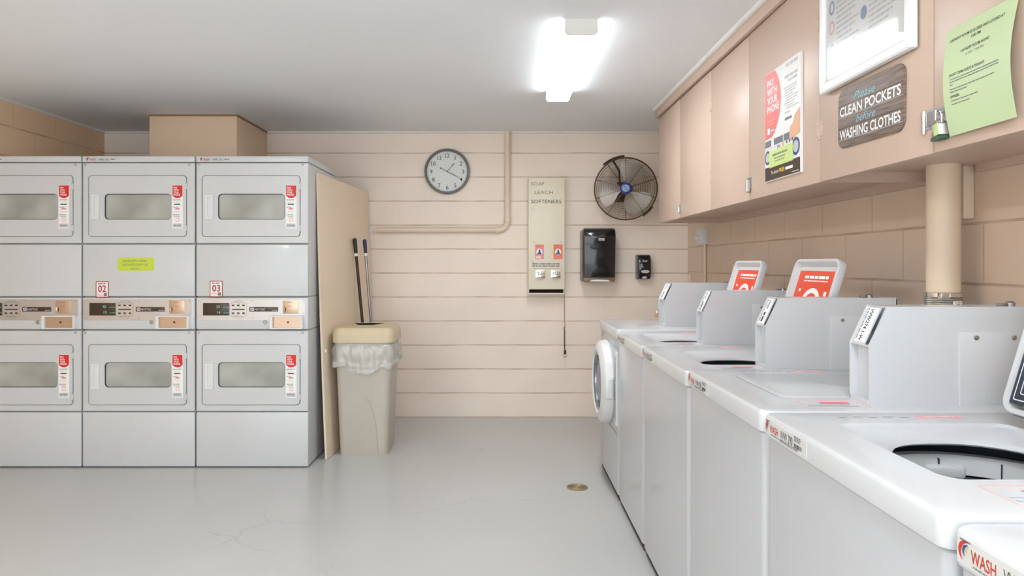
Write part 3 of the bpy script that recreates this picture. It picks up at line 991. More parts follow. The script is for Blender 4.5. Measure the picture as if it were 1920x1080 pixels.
lf = Fr((VP.x - .002, VP.y - .0555, 1.118), (.93, .36, 0), (0, 0, 1))
k = MB().rect(lf, 0, -.02, .034, .024, -.004, .001, 'paper_white', r=.003)
k.slab(lf, [(.017 + .012 * math.cos(2 * PI * i / 20), .003 + .012 * math.sin(2 * PI * i / 20)) for i in range(20)], .001, .0016, 'print_blue')
k.build('maker_label', kc)
cd = MB().box((1.492, 2.135, 1.404), (XR - .001, 2.20, 1.72), 'pipe_paint', .006)
tag(cd.build('conduit_cover', loc=(1.51, 2.16, 1.404)), 'short beige cover strip on the wall beside the thick vertical pipe', 'conduit')

ox_, oy_ = XR, 4.93
ot = thing('wall_outlet', (XR, oy_, 1.42), 'small white surface outlet box with plug under the far cabinet end', 'outlet')
MB().box((XR - .062, oy_ - .04, wz(458, 4.9)), (XR, oy_ + .035, wz(428, 4.9)), 'outlet_white', .005).build('box', ot)
MB().rect(aisle(XR - .062, oy_ + .03, 1.40), 0, 0, .062, .115, 0, .004, 'outlet_white', r=.006).build('face_plate', ot)
MB().lathe((XR - .066, oy_ + .005, 1.455), (-1, 0, 0), [(.017, 0), (.017, .012), (.012, .02), (0, .02)], 'outlet_white', 18).build('plug', ot)
tag(MB().tube([(XR - .014, oy_ - .005, 1.40), (XR - .014, oy_ - .005, 0.003)], .010, 'pipe_paint', 12).build('conduit', loc=(XR - .014, oy_, 0)), 'thin beige conduit running down from the white outlet box', 'conduit')
tag(MB().tube([(1.47, 5.1, 0.003), (1.462, 5.1, 1.0), (1.448, 5.09, 1.172)], .010, 'pipe_paint', 12).build('standpipe', loc=(1.47, 5.1, 0)), 'short thin beige standpipe poking up in the far right corner', 'pipe')

# ------------------------------------------------------------------ floor drain
fd = thing('floor_drain', (.426, 3.72, 0), 'small round brass drain grate set in the grey floor', 'floor drain')
d = MB().lathe((.426, 3.72, 0), (0, 0, 1), [(.060, .0), (.060, .003), (.052, .004), (.051, .002)], 'drain_bronze', 40)
d.build('rim', fd)
d = MB().lathe((.426, 3.72, 0), (0, 0, 1), [(.0515, .0012), (0, .0012)], 'dark_gap', 30)
for R_ in (.045, .034, .023, .012): d.torus((.426, 3.72, .002), (0, 0, 1), R_, .003, 'drain_bronze', 36, 6)
for i in range(4):
    a = i * PI / 4
    e = Vector((math.cos(a), math.sin(a), 0)) * .05
    c0 = Vector((.426, 3.72, .002))
    d.tube([c0 - e, c0 + e], .0022, 'drain_bronze', 6)
d.build('grate', fd)

# ------------------------------------------------------------------ wall clock
ck = Vector((-.443, YB, 2.012)); R = .186
clk = thing('wall_clock', ck, 'round wall clock with grey rim and white face showing 1:20', 'clock')
MB().lathe(ck, (0, -1, 0), [(R * .9, 0), (R * .97, .002), (R, .012), (R, .028), (R * .975, .038), (R * .93, .040), (R * .895, .034), (R * .885, .022), (R * .885, .014)], 'clock_rim', 72).build('rim', clk)
fc = MB().lathe(ck, (0, -1, 0), [(R * .9, .012), (R * .9, .0145), (0, .0145)], 'clock_face', 72)
cf = front(ck.x, ck.y - .0147, ck.z)
for i in range(60):
    a = 2 * PI * i / 60
    L0, L1 = (.82, .86) if i % 5 else (.815, .87)
    u = Vector((math.sin(a), math.cos(a))); n_ = Vector((u.y, -u.x)) * (.0009 if i % 5 else .0016)
    fc.poly(cf, [tuple(u * R * L0 - n_), tuple(u * R * L0 + n_), tuple(u * R * L1 + n_), tuple(u * R * L1 - n_)], .0003, 'print_grey')
for i in range(1, 13):
    a = 2 * PI * i / 12
    fc.text(cf, str(i), math.sin(a) * R * .70, math.cos(a) * R * .70 - .0165, .033, 'print_black', .0003, align='c', bold=.002)
    if i in (1, 10, 11, 12):     # slab serif feet
        xs = {1: (0,), 10: (-.0115,), 11: (-.006, .006), 12: (-.0125,)}[i]
        for q in xs:
            bx_ = math.sin(a) * R * .70 + q + .002; by_ = math.cos(a) * R * .70 - .0165
            fc.ink(cf, bx_ - .005, by_, bx_ + .005, by_ + .0018, .0003, 'print_black')
fc.build('face', clk)


def hand(ang, length, tail, w0, dd, spade):
    u = Vector((math.sin(ang), math.cos(ang))); n_ = Vector((u.y, -u.x))
    hf = front(ck.x, ck.y - dd, ck.z)
    if spade:
        prof = [(0, w0), (length * .62, w0 * .8), (length * .78, w0 * 1.9), (length, .0004)]
    else:
        prof = [(-tail, w0 * .6), (0, w0), (length * .55, w0 * 1.3), (length, .0004)]
    pts = [tuple(u * s_ + n_ * w_) for s_, w_ in prof] + [tuple(u * s_ - n_ * w_) for s_, w_ in prof[::-1]]
    m = MB().slab(hf, pts, 0, .0012, 'clock_rim')
    if not spade:
        c_ = u * -tail
        m.slab(hf, [(c_.x + .007 * math.cos(2 * PI * i / 16), c_.y + .007 * math.sin(2 * PI * i / 16)) for i in range(16)], 0, .0012, 'clock_rim')
    return m


hand(math.radians(41), R * .50, 0, .0028, .019, True).build('hour_hand', clk)
hand(math.radians(117), R * .66, R * .31, .0026, .022, False).build('minute_hand', clk)
MB().lathe(ck, (0, -1, 0), [(.005, .016), (.005, .025), (0, .025)], 'clock_rim', 16).build('hub', clk)

# ------------------------------------------------------------------ soap vending box and its chain
sx0, sx1, sz0, sz1, sy = .218, .508, 1.030, 1.948, 5.30
sv = thing('soap_vendor', ((sx0 + sx1) / 2, YB, sz0), 'tall cream laundry soap vending box on the back wall', 'vending box')
fr = front(0, sy, 0)
b = MB()
b.box((sx0, sy, sz0 + .022), (sx1, YB, sz1), 'dispenser_cream', .004)
b.box((sx0, sy + .02, sz0 - .012), (sx0 + .006, YB, sz0 + .022), 'dispenser_cream')
b.box((sx0 + .006, sy + .09, sz0 - .01), (sx1 - .01, YB, sz0 + .022), 'dark_gap')
b.box((sx0, sy + .012, sz0 - .018), (sx1, YB, sz0 - .008), 'dispenser_cream', .002)
b.box((sx1 - .006, sy + .05, sz0 - .012), (sx1, YB, sz0 + .022), 'dispenser_cream')
t_ = b
xx = sx0 + .018
t_.text(fr, 'SOAP', xx + .003, 1.885, .026, 'print_grey', .0006, w=.105, bold=-.006)
t_.text(fr, 'LEACH', xx + .032, 1.816, .028, 'print_grey', .0006, w=.145, bold=-.006)
t_.text(fr, 'SOFTENERS', xx + .002, 1.742, .029, 'print_black', .0006, w=.243, bold=-.004)
for yy in (1.402, 1.385): t_.words(fr, sx0 + .03, yy - .15 + .0, .23, .009, 'print_grey', .0006)
t_.ink(fr, sx0 + .03, 1.219, sx1 - .03, 1.221, .0006, 'print_grey')
t_.ink(fr, sx0 + .035, 1.306, sx1 - .035, 1.307, .0006, 'print_light')
t_.build('case', sv)
for a, m1 in ((wx(1003, sy), 'print_coral'), (wx(1038, sy), 'soap_orange')):
    s_ = MB().rect(fr, a, 1.294, a + .072, 1.412, 0, .0012, m1)
    s_.slab(fr, [(a + .036 + .025 * math.cos(2 * PI * i / 24), 1.352 + .027 * math.sin(2 * PI * i / 24)) for i in range(24)], .0012, .0016, 'print_white')
    s_.poly(fr, [(a + .018, 1.332), (a + .054, 1.332), (a + .050, 1.344), (a + .046, 1.348), (a + .044, 1.362), (a + .038, 1.374), (a + .030, 1.366), (a + .028, 1.352), (a + .022, 1.346)], .002, 'print_blue')
    s_.ink(fr, a + .026, 1.345, a + .032, 1.356, .0024, 'print_cyan')
    s_.words(fr, a + .008, 1.392, .056, .01, 'print_salmon', .0016)
    s_.words(fr, a + .006, 1.304, .058, .012, 'print_white' if m1 == 'print_coral' else 'print_coral', .0016)
    s_.build('soap_picture', sv)
for zz, xs in ((1.432, (sx0 + .045, sx1 - .03)), (1.70, (sx0 + .03,)), (1.272, (sx0 + .03,))):
    for q in xs:
        MB().lathe((q, sy, zz), (0, -1, 0), [(.008 if zz != 1.432 else .005, 0), (.007 if zz != 1.432 else .004, .003), (0, .004)], 'steel', 14).build('screw', sv)
for a in (wx(1004, sy), wx(1033, sy)):
    c = MB()
    c.rect(fr, a, 1.142, a + .075, 1.205, 0, .01, 'chrome', r=.004, bev=.003)
    c.box((a + .006, sy - .045, 1.150), (a + .069, sy - .01, 1.168), 'chrome', .004)
    for q in range(3): c.box((a + .018 + q * .014, sy - .046, 1.170), (a + .024 + q * .014, sy - .008, 1.196), 'steel', .002)
    c.lathe((a + .02, sy - .01, 1.186), (0, -1, 0), [(.009, 0), (.009, .006), (0, .007)], 'steel', 14)
    c.build('coin_slide', sv)
ch = thing('hanging_chain', (sx1 - .008, sy + .02, .74), 'thin chain with a bottle opener hanging from the soap box corner', 'chain')
cx_, cy_ = wx(1058.5, 5.32), 5.32
z = wz(552, 5.32); i = 0
lk = MB()
while z > wz(606, 5.32):
    ax = (1, 0, 0) if i % 2 else (0, 1, 0)
    pts = []
    for q in range(14):
        a = 2 * PI * q / 14
        p = Vector((0, .0038 * math.cos(a), .0068 * math.sin(a))) if i % 2 else Vector((.0038 * math.cos(a), 0, .0068 * math.sin(a)))
        pts.append(Vector((cx_, cy_, z)) + p)
    lk.tube(pts, .0014, 'steel', 5, closed=True)
    z -= .0098; i += 1
lk.build('links', ch)
MB().box((cx_ - .011, cy_ - .007, z - .036), (cx_ + .006, cy_ + .007, z + .004), 'coin_plate', .004).build('clip', ch)
zt, zb = z - .034, wz(671, 5.32)
w_ = MB()
w_.tube([(cx_ - .002, cy_, zt), (cx_ - .001, cy_, zt - .12), (cx_ + .002, cy_, zb + .06)], .0035, 'dark_steel', 8)
w_.tube([(cx_ + .006, cy_, zt - .02), (cx_ + .006, cy_, zt - .12), (cx_ + .004, cy_, zb + .06)], .002, 'steel', 8)
w_.box((cx_ - .006, cy_ - .005, zb + .03), (cx_ + .014, cy_ + .005, zb + .062), 'dark_steel', .004)
w_.tube([(cx_ + .003 + .012 * math.cos(2 * PI * q / 16), cy_, zb + .02 + .018 * math.sin(2 * PI * q / 16)) for q in range(16)], .0026, 'steel', 6, closed=True)
w_.build('opener', ch)

# ------------------------------------------------------------------ paper towel and hand soap dispensers


def side_profile(mb, prof, x0, x1, m, bulge=0.0, r=.012):
    """(depth from wall, z) outline swept across x, edges eased"""
    xs = [x0, x0 + r * .3, x0 + r, x1 - r, x1 - r * .3, x1]
    cy = sum(p[0] for p in prof) / len(prof); cz = sum(p[1] for p in prof) / len(prof)
    k = [r, r * .35, 0, 0, r * .35, r]
    loops = []
    for x, s_ in zip(xs, k):
        lp = []
        for d_, z in prof:
            dd = d_ - s_ if d_ > .02 else d_
            lp.append(Vector((x, YB - dd, z - math.copysign(min(s_, abs(z - cz)), z - cz))))
        loops.append(lp)
    return mb.loft(loops, m, True, True)


tx0, tx1, tz0, tz1 = .643, .905, 1.113, 1.541
pt = thing('towel_dispenser', ((tx0 + tx1) / 2, YB, tz0), 'large glossy black paper towel dispenser below the wall fan', 'towel dispenser')
MB().box((tx0, YB - .17, tz0 + .005), (tx1, YB, tz1 - .012), 'case_reflect_brown', .012, 3).build('back_case', pt)
prof = [(.15, tz0 + .04), (.195, tz0 + .042), (.205, tz0 + .12), (.213, tz0 + .22), (.212, tz0 + .30), (.222, tz0 + .345), (.222, tz1 - .045), (.205, tz1 - .012), (.18, tz1), (.15, tz1)]
side_profile(MB(), prof, tx0 + .004, tx1 - .002, 'black_gloss', r=.014).build('cover', pt)
hf = front(0, YB - .2215, 0)
m_ = MB().rect(hf, .765, 1.440, .812, 1.459, -.006, .0015, 'print_light', r=.002)
m_.words(hf, .770, 1.446, .038, .006, 'print_grey', .0018); m_.build('badge', pt)
hf = front(0, YB - .2135, 0)
MB().slab(hf, [(.752 + .055 * math.cos(2 * PI * i / 28) * (1 if math.cos(2 * PI * i / 28) < 0 else .8), 1.392 + .023 * math.sin(2 * PI * i / 28)) for i in range(28)], -.004, .0016, 'black_satin', .001).build('push_plate', pt)
MB().box((tx0 + .006, YB - .19, tz0), (tx1 - .006, YB - .03, tz0 + .036), 'case_reflect_brown', .008, 3).build('mouth', pt)
pts = [(tx0 + .05, tz0 + .004), (tx1 - .04, tz0 + .004), (tx1 - .06, tz0 + .016), (.76, tz0 + .019), (tx0 + .075, tz0 + .016)]
MB().slab(front(0, YB - .19, 0), pts, 0, .002, 'paper_white').build('towel_edge', pt)

hx0, hx1, hz0, hz1 = 1.098, 1.205, 1.133, 1.331
hs = thing('soap_dispenser', ((hx0 + hx1) / 2, YB, hz0), 'small black hand soap dispenser beside the larger towel dispenser', 'soap dispenser')
MB().box((hx0, YB - .075, hz0), (hx1 - .004, YB, hz1), 'case_reflect_brown', .008, 3).build('back_case', hs)
prof = [(.06, hz0 + .002), (.10, hz0 + .006), (.112, hz0 + .04), (.118, hz0 + .08), (.116, hz0 + .13), (.105, hz1 - .02), (.09, hz1 - .004), (.06, hz1)]
side_profile(MB(), prof, hx0 + .003, hx1, 'black_gloss', r=.012).build('cover', hs)
hf = front(0, YB - .1165, 0)
s_ = MB().text(hf, 'Scott', 1.152, 1.272, .022, 'print_light', .002, w=.042, align='c', bold=.012, shear=.3)
s_.build('brand_mark', hs)
MB().slab(front(0, YB - .116, 0), [(1.155 + .033 * math.cos(2 * PI * i / 24), 1.195 + .013 * math.sin(2 * PI * i / 24)) for i in range(24)], -.004, .003, 'grey_plastic', .001).build('push_button', hs)
MB().slab(front(0, YB - .1, 0), [(1.152 + .02 * math.cos(2 * PI * i / 20), 1.147 + .009 * math.sin(2 * PI * i / 20)) for i in range(20)], -.004, .0085, 'grey_plastic', .001).build('nozzle_guard', hs)

# ------------------------------------------------------------------ wall fan
fc_ = Vector((wx(1173, 5.17), 5.17, wz(354, 5.17)))
FR_ = .242
fan = thing('wall_fan', (fc_.x, YB, fc_.z), 'round caged wall fan with blue hub on the back wall', 'fan')
fd_ = Vector((-.16, -1, -.06)).normalized()          # the way it blows
fu = fd_.orthogonal().normalized()
fu = (Z_ - fd_ * Z_.dot(fd_)).normalized(); fv = fu.cross(fd_)


def fp(r, a, h): return fc_ + (fv * math.cos(a) + fu * math.sin(a)) * r + fd_ * h


def dome(r, H): return H * math.sqrt(max(0, 1 - (r / FR_) ** 2.4))


g = MB()
nr = 25
for i in range(nr):
    r = .045 + (FR_ - .045) * i / (nr - 1)
    g.torus(fc_ + fd_ * dome(r, .075), fd_, r, .0014 if i < nr - 1 else .0045, 'fan_wire', 44, 4)
for i in range(10):
    a = 2 * PI * i / 10 + PI / 2
    g.tube([fp(r, a, dome(r, .075) + .001) for r in [.04 + (FR_ - .04) * q / 8 for q in range(9)]], .0017, 'fan_wire', 5)
g.build('front_grille', fan)
g = MB()
for i in range(12):
    r = .05 + (FR_ - .05) * i / 11
    g.torus(fc_ - fd_ * dome(r, .075), fd_, r, .0011, 'fan_wire', 40, 4)
for i in range(10):
    a = 2 * PI * i / 10 + PI / 2
    g.tube([fp(r, a, -dome(r, .075)) for r in [.04 + (FR_ - .04) * q / 8 for q in range(9)]], .0017, 'fan_wire', 5)
g.build('rear_grille', fan)
for k in range(3):
    a0 = math.radians((58, 180, 300)[k])
    up, lo = [], []
    nu, nv = 9, 7
    vs = []
    for i in range(nu):
        r = .045 + (.212 - .045) * i / (nu - 1)
        half = math.radians(18 + 24 * math.sin(PI * min(1, .15 + i / (nu - 1) * .72)))
        for j in range(nv):
            s_ = j / (nv - 1) * 2 - 1
            vs.append(fp(r, a0 + half * s_ + .25 * i / nu, .026 * s_ + .012 * (1 - s_ * s_)))
    fs = [(i * nv + j, i * nv + j + 1, (i + 1) * nv + j + 1, (i + 1) * nv + j) for i in range(nu - 1) for j in range(nv - 1)]
    n0 = len(vs)
    vs2 = vs + [q - fd_ * .0016 for q in vs]
    fs2 = fs + [tuple(n0 + q for q in f[::-1]) for f in fs]
    MB().add(vs2, fs2, 'fan_blade').build('blade', fan)
MB().lathe(fc_ - fd_ * .11, fd_, [(0, 0), (.05, 0), (.055, .02), (.055, .085), (.045, .095), (.04, .13), (0, .13)], 'dark_steel', 28).build('motor', fan)
hb = MB().lathe(fc_ + fd_ * .064, fd_, [(.030, 0), (.041, .004), (.041, .014), (.034, .018), (.027, .018)], 'hub_blue', 32)
for i in range(14):
    a = 2 * PI * i / 14
    hb.tube([fp(.038, a, .072), fp(.047, a, .072)], .003, 'hub_blue', 6)
hb.lathe(fc_ + fd_ * .064, fd_, [(.0275, .017), (.0, .0175)], 'print_sky', 28)
hbo = hb.build('hub_badge', fan)
pf = Fr(fc_ + fd_ * .0818, fv if fv.x > 0 else -fv, fu)
MB().add([pf.p(-.013, .015), pf.p(-.009, .017), pf.p(.013, -.015), pf.p(.009, -.017)], [(0, 1, 2, 3)], 'label_navy').build('hub_mark', hbo)
bk = MB()
bk.box((fc_.x - .06, YB - .012, fc_.z - .08), (fc_.x + .06, YB, fc_.z + .08), 'black_satin', .003)
bk.tube([(fc_.x, YB - .01, fc_.z), fc_ - fd_ * .1], .018, 'black_satin', 14)
arc = [fp(FR_ + .014, math.radians(a), -.015) for a in range(92, 136, 4)]
bk.tube(arc, .008, 'dark_steel', 8)
bk.tube([fp(FR_ + .014, math.radians(114), -.015), fc_ + Vector((-.03, .12, .16)), (fc_.x, YB - .01, fc_.z + .06)], .008, 'dark_steel', 8)
bk.build('bracket', fan); bk = MB()
arc = [fp(FR_ + .008, math.radians(a), -.01) for a in range(302, 328, 4)]
bk.tube(arc, .007, 'dark_steel', 8)
bk.build('guard_clamp', fan)

# ------------------------------------------------------------------ upper cabinets
ZB, ZD = 1.539, 2.268
cab = thing('wall_cabinet', (XR, 2.2, ZB), 'long run of beige painted wall cabinets above the washers', 'cabinet')
cm = 'cabinet_paint'
YE = 4.594
b = MB()
b.box((XC + .019, YE - .019, ZB), (XR, YE, ZC), cm)                       # far end panel
b.box((XC + .019, -.45, ZB + .036), (XR, YE - .019, ZB + .052), cm)        # bottom board
b.box((XC + .019, -.45, ZB + .002), (XC + .040, YE - .019, ZB + .052), cm)   # rail behind the doors
b.box((XR - .024, 2.2, ZB), (XR, YE - .019, ZB + .04), cm)                # wall cleat
b.box((XR - .024, -.45, ZB + .012), (XR, 2.1, ZB + .04), cm)
b.box((XC + .019, 2.272, ZB), (XR, 2.290, ZB + .04), cm)                     # divider under the joint of the two runs
b.box((XR - .02, -.45, ZB + .05), (XR, YE - .02, ZC), cm)
b.box((XC + .019, -.45, ZB + .05), (XC + .024, YE - .019, ZD), 'cabinet_groove')
b.build('case', cab)
h = MB()
h.box((XC - .018, -.45, ZD + .004), (XC + .020, YE + .012, ZC), cm, .003)
h.box((XC - .018, YE, ZD + .004), (XR, YE + .012, ZC), cm, .003)
h.build('header', cab)
seams = [4.592, 4.045, 3.448, 2.914, 2.270, 1.673, 1.080, .48, -.12]
for i in range(len(seams) - 1):
    ya, yb = seams[i], seams[i + 1]
    ga = .0022 if i in (1, 3, 5, 7) else .0008
    gb = .0022 if i in (0, 2, 4, 6) else .0008
    dm = MB().box((XC, yb + gb, ZB), (XC + .019, ya - ga, ZD - (.003 if i in (2, 4, 6) else .001)), cm, .002, 2)
    dr = dm.build('door', cab)
    # butterfly hinges painted over, at the inner joint of each pair
    if i in (2, 4, 6):
        for zz in (1.715, 2.085):
            k = MB()
            k.rect(aisle(XC, ya, zz), -.022, -.03, -.004, .03, 0, .0014, cm, r=.003)
            k.rect(aisle(XC, ya, zz), .004, -.03, .022, .03, 0, .0014, cm, r=.003)
            k.cyl((XC - .002, ya, zz - .03), (XC - .002, ya, zz + .03), .0035, cm, 8)
            for q in (-.02, .02):
                for s2 in (-.013, .013): k.cyl((XC - .0025, ya + s2, zz + q), (XC, ya + s2, zz + q), .003, 'coin_plate', 8)
            k.build('hinge', dr)
    if i in (1, 3):       # spring latch at the foot of the meeting joint
        yy, zz = ya + .0, ZB + (.055 if i == 1 else .068)
        s2 = 1.0 if i == 3 else .75
        k = MB()
        k.rect(aisle(XC, yy, zz), -.018 * s2, -.02 * s2, .024 * s2, .03 * s2, 0, .004, 'steel', r=.003)
        k.rect(aisle(XC - .004, yy, zz), -.006 * s2, -.034 * s2, .016 * s2, .022 * s2, 0, .008, 'steel', r=.003, bev=.002)
        k.cyl((XC - .012, yy - .004, zz - .03 * s2), (XC - .012, yy - .004, zz + .02 * s2), .005 * s2, 'chrome', 10)
        k.build('latch', dr)
k = MB()
zz, ya = 1.624, 1.665
af = aisle(XC, ya + .028, zz)
k.rect(af, -.012, -.022, .095, .026, 0, .003, 'steel', r=.003)
k.rect(af, .0, -.014, .07, .02, .003, .006, 'chrome', r=.002)
k.cyl((XC - .006, ya + .036, zz - .032), (XC - .006, ya + .036, zz + .026), .0055, 'chrome', 12)
k.tube([af.p(.06, .012, .004), af.p(.06, .012, .02), af.p(.06, -.008, .02), af.p(.06, -.008, .004)], .0035, 'chrome', 8)
k.build('hasp', cab)
# padlock through the hasp
pk = thing('padlock', (XC - .018, ya - .03, zz - .055), 'silver and pale padlock with green base hanging from the cabinet hasp', 'padlock')
pfm = Fr(af.p(.058, -.014, .006), (-.25, -1, 0), (0, 0, 1))
MB().rect(pfm, -.022, -.036, .022, -.004, -.008, .014, 'steel', r=.004, bev=.002).build('body', pk)
MB().rect(pfm, -.023, -.045, .023, -.036, -.009, .015, 'dark_green', r=.003).build('base_band', pk)
MB().rect(pfm, -.002, -.035, .021, -.006, .014, .0155, 'note_green', r=.002).build('label', pk)
MB().tube([pfm.p(-.012, -.006, .003), pfm.p(-.012, .014, .003)] + [pfm.p(-.012 * math.cos(PI * q / 8), .014 + .012 * math.sin(PI * q / 8), .003) for q in range(1, 8)] + [pfm.p(.012, .014, .003), pfm.p(.012, -.006, .003)], .0032, 'chrome', 8).build('shackle', pk)

# ---- things on the cabinet doors
# laundry poster on board
pz0, pz1 = 1.602, 2.13
ps = thing('poster', (XC, 2.56, pz0), 'glossy red and white laundry poster with a black bottom strip', 'poster')
pf = aisle(XC, 2.718, 1.592)
PW, PH = .322, .524
KV = .836                       # print laid out on a 524 mm sheet, the sheet is 438 mm tall
pf.v = pf.v * KV
b = MB().rect(pf, 0, 0, PW, PH, 0, .009, 'paper_white', bev=.0012)
pr = b; d0 = .0092
lf = aisle(XC - d0, 2.718, 1.592); lf.v = lf.v * KV
pr.ink(lf, .003, .003, PW - .003, .068, .0002, 'print_chocolate')
pr.text(lf, 'The button', .06, .030, .016, 'print_white', .0004, w=.07)
pr.text(lf, 'FREE', .138, .029, .018, 'print_yellow', .0004, w=.05, bold=.02)
pr.words(lf, .195, .030, .07, .013, 'print_white', .0004)
pr.ink(lf, .25, .010, .31, .014, .0004, 'print_light')
cir = [(.003, .205)] + [(-.01 + .165 * math.cos(a), min(PH - .003, .375 + .19 * math.sin(a))) for a in [math.radians(-62 + 122 * i / 20) for i in range(21)]] + [(.05, PH - .003), (.003, PH - .003)]
pr.poly(lf, cir, .0002, 'print_salmon')
for i, wd in enumerate(('PAY', 'WITH', 'YOUR', 'PHONE')):
    pr.text(lf, wd, .022, .455 - i * .042, .033, 'print_white', .0004, w=(.07, .092, .098, .118)[i], bold=.02)
for i in range(2): pr.words(lf, .022, .285 - i * .016, .07, .007, 'print_coral', .0004)
pr.ink(lf, .028, .226, .05, .256, .0004, 'print_white'); pr.words(lf, .058, .236, .035, .006, 'print_white', .0004)
pr.words(lf, .20, .497, .1, .014, 'print_light', .0004)
pr.words(lf, .19, .445, .11, .012, 'print_light', .0004); pr.words(lf, .22, .425, .075, .01, 'print_light', .0004)
for i in range(9): pr.words(lf, .185 + .006 * (i % 3), .400 - i * .012, .11 - .01 * (i % 4), .005, 'print_light', .0004)
pr.words(lf, .19, .285, .05, .008, 'print_light', .0004)
pr.ink(lf, .19, .255, .25, .266, .0004, 'print_grey')
# picture of machines
for a, c in ((.004, .062), (.088, .172), (.180, .230)): pr.ink(lf, a, .165, c, .196, .0004, 'print_grey')
for a, c in ((.004, .075), (.082, .18)): pr.ink(lf, a, .155, c, .158, .0004, 'print_light')
for cx_, cy_, r_ in ((.028, .115, .034), (.132, .14, .018), (.285, .12, .04)):
    ring_o = [(cx_ + r_ * .8 * math.cos(2 * PI * i / 24), cy_ + r_ * math.sin(2 * PI * i / 24)) for i in range(24)]
    pr.poly(lf, [(max(.003, min(PW - .003, x)), y) for x, y in ring_o], .0004, 'print_blue' if r_ > .03 else 'print_grey')
    pr.poly(lf, [(max(.003, min(PW - .003, cx_ + (x - cx_) * .68)), cy_ + (y - cy_) * .68) for x, y in ring_o], .0005, 'print_light')
pr.poly(lf, [(.232, .185), (.236, .215), (.262, .232), (.275, .262), (PW - .003, .285), (PW - .003, .172), (.29, .168), (.26, .152), (.238, .158)], .0006, 'print_flesh')
pr.poly(lf, [(.165, .115), (.168, .165), (.18, .165), (.182, .118)], .0006, 'print_flesh')
for i in range(3): pr.ink(lf, .2 + i * .025, .150, .213 + i * .025, .166, .0007, 'print_grey')
pr.build('sheet', ps)
nfr = aisle(XC - .0098, 2.718, 1.592); nfr.v = nfr.v * KV
sn = MB().rect(nfr, .046, .062, .262, .142, 0, .0012, 'note_green')
lf2 = aisle(XC - .011, 2.718, 1.592); lf2.v = lf2.v * KV
sn.words(lf2, .08, .113, .135, .009, 'print_grey', .0003); sn.words(lf2, .095, .098, .1, .005, 'print_grey', .0003); sn.words(lf2, .1, .085, .09, .004, 'print_grey', .0003)
tag(sn.build('note', loc=(XC - .01, 2.56, 1.665)), 'small pale green note stuck on the lower part of the laundry poster', 'note')

# framed instructions under acrylic
fy0, fz0, FW, FH = 2.222, 1.825, .496, .50
pfm = aisle(XC - .007, fy0, fz0)
fo = thing('framed_notice', (XC, fy0 - FW / 2, fz0), 'white framed instruction sheet behind shiny acrylic above the wooden sign', 'framed notice')
o1 = rr(0, 0, FW, FH, .004); i1 = rr(.028, .034, FW - .034, FH - .034, .003)
m2 = rr(.006, .006, FW - .006, FH - .006, .004); m3 = rr(.020, .026, FW - .026, FH - .026, .003)
MB().loft([pfm.lp(o1, 0), pfm.lp(o1, .016), pfm.lp(m2, .020), pfm.lp(m3, .019), pfm.lp(i1, .012), pfm.lp(i1, .004)], 'frame_white').build('frame', fo)
sh = MB().rect(pfm, .02, .025, FW - .025, FH - .025, .002, .004, 'paper_white')
lf = aisle(XC - .0112, fy0, fz0)
sh.text(lf, 'Laundry tips', .075, .405, .022, 'print_grey', .0003, w=.12, bold=.01)
for i in range(18): sh.words(lf, .085, .388 - i * .0165, .135 - .02 * (i % 3), .006, 'print_light', .0003)
for i in range(20): sh.words(lf, .275, .43 - i * .016, .16 - .02 * (i % 4), .006, 'print_light', .0003)
for cy_, m in ((.345, 'print_sky'), (.27, 'print_sky'), (.205, 'print_pink'), (.13, 'print_sky')):
    sh.ring(lf, [(.058 + .017 * math.cos(2 * PI * i / 24), cy_ + .023 * math.sin(2 * PI * i / 24)) for i in range(24)], [(.058 + .010 * math.cos(2 * PI * i / 24), cy_ + .015 * math.sin(2 * PI * i / 24)) for i in range(24)], 0, .0004, m)
for cy_, m in ((.395, 'print_coral'), (.35, 'print_grey'), (.30, 'print_sky'), (.245, 'print_cyan'), (.185, 'print_sky')):
    sh.poly(lf, [(.248 + .018 * math.cos(2 * PI * i / 20), cy_ + .02 * math.sin(2 * PI * i / 20)) for i in range(20)], .0004, m)
sh.build('sheet', fo)
g = MB().rect(pfm, .022, .028, FW - .028, FH - .028, .008, .0095, 'clear_sheet'); g.build('acrylic', fo)

# wooden pocket sign, hung a touch askew
wy, wz_ = 2.137, 1.560
WW, WH = .352, .187
ss = thing('wooden_sign', (XC, wy - WW / 2, 1.566), 'rounded wood grain sign with white lettering about pockets', 'sign')
sf = Fr((XC, wy, 1.627), (0, -1, -.02), (0, -.02, 1))
b = MB().slab(sf, rr(0, 0, WW, WH, .034, 8), 0, .006, 'sign_wood', .0015)
for zz in (.024, .062, .097, .134): b.ink(sf, .004, zz, WW - .004, zz + .0014, .0063, 'print_light' if zz < .05 or .09 < zz < .1 else 'print_black')
lt = b
lt.text(sf, 'Please', WW * .44, .139, .024, 'print_cyan', .0068, w=.115, align='c', shear=.35, bold=-.002)
lt.text(sf, 'CLEAN POCKETS', .013, .101, .029, 'print_white', .0068, w=WW - .028, bold=.022)
lt.text(sf, 'before', WW * .46, .068, .023, 'print_cyan', .0068, w=.105, align='c', shear=.35, bold=-.002)
lt.text(sf, 'WASHING CLOTHES', .013, .028, .029, 'print_white', .0068, w=WW - .028, bold=.022)
lt.build('plaque', ss)

# curling green sheet
gy0, gz0, GW, GH = 1.600, 1.566, .219, .258
gs = thing('green_notice', (XC, gy0 - GW / 2, gz0), 'curling pale green paper notice about laundry room hours', 'notice')


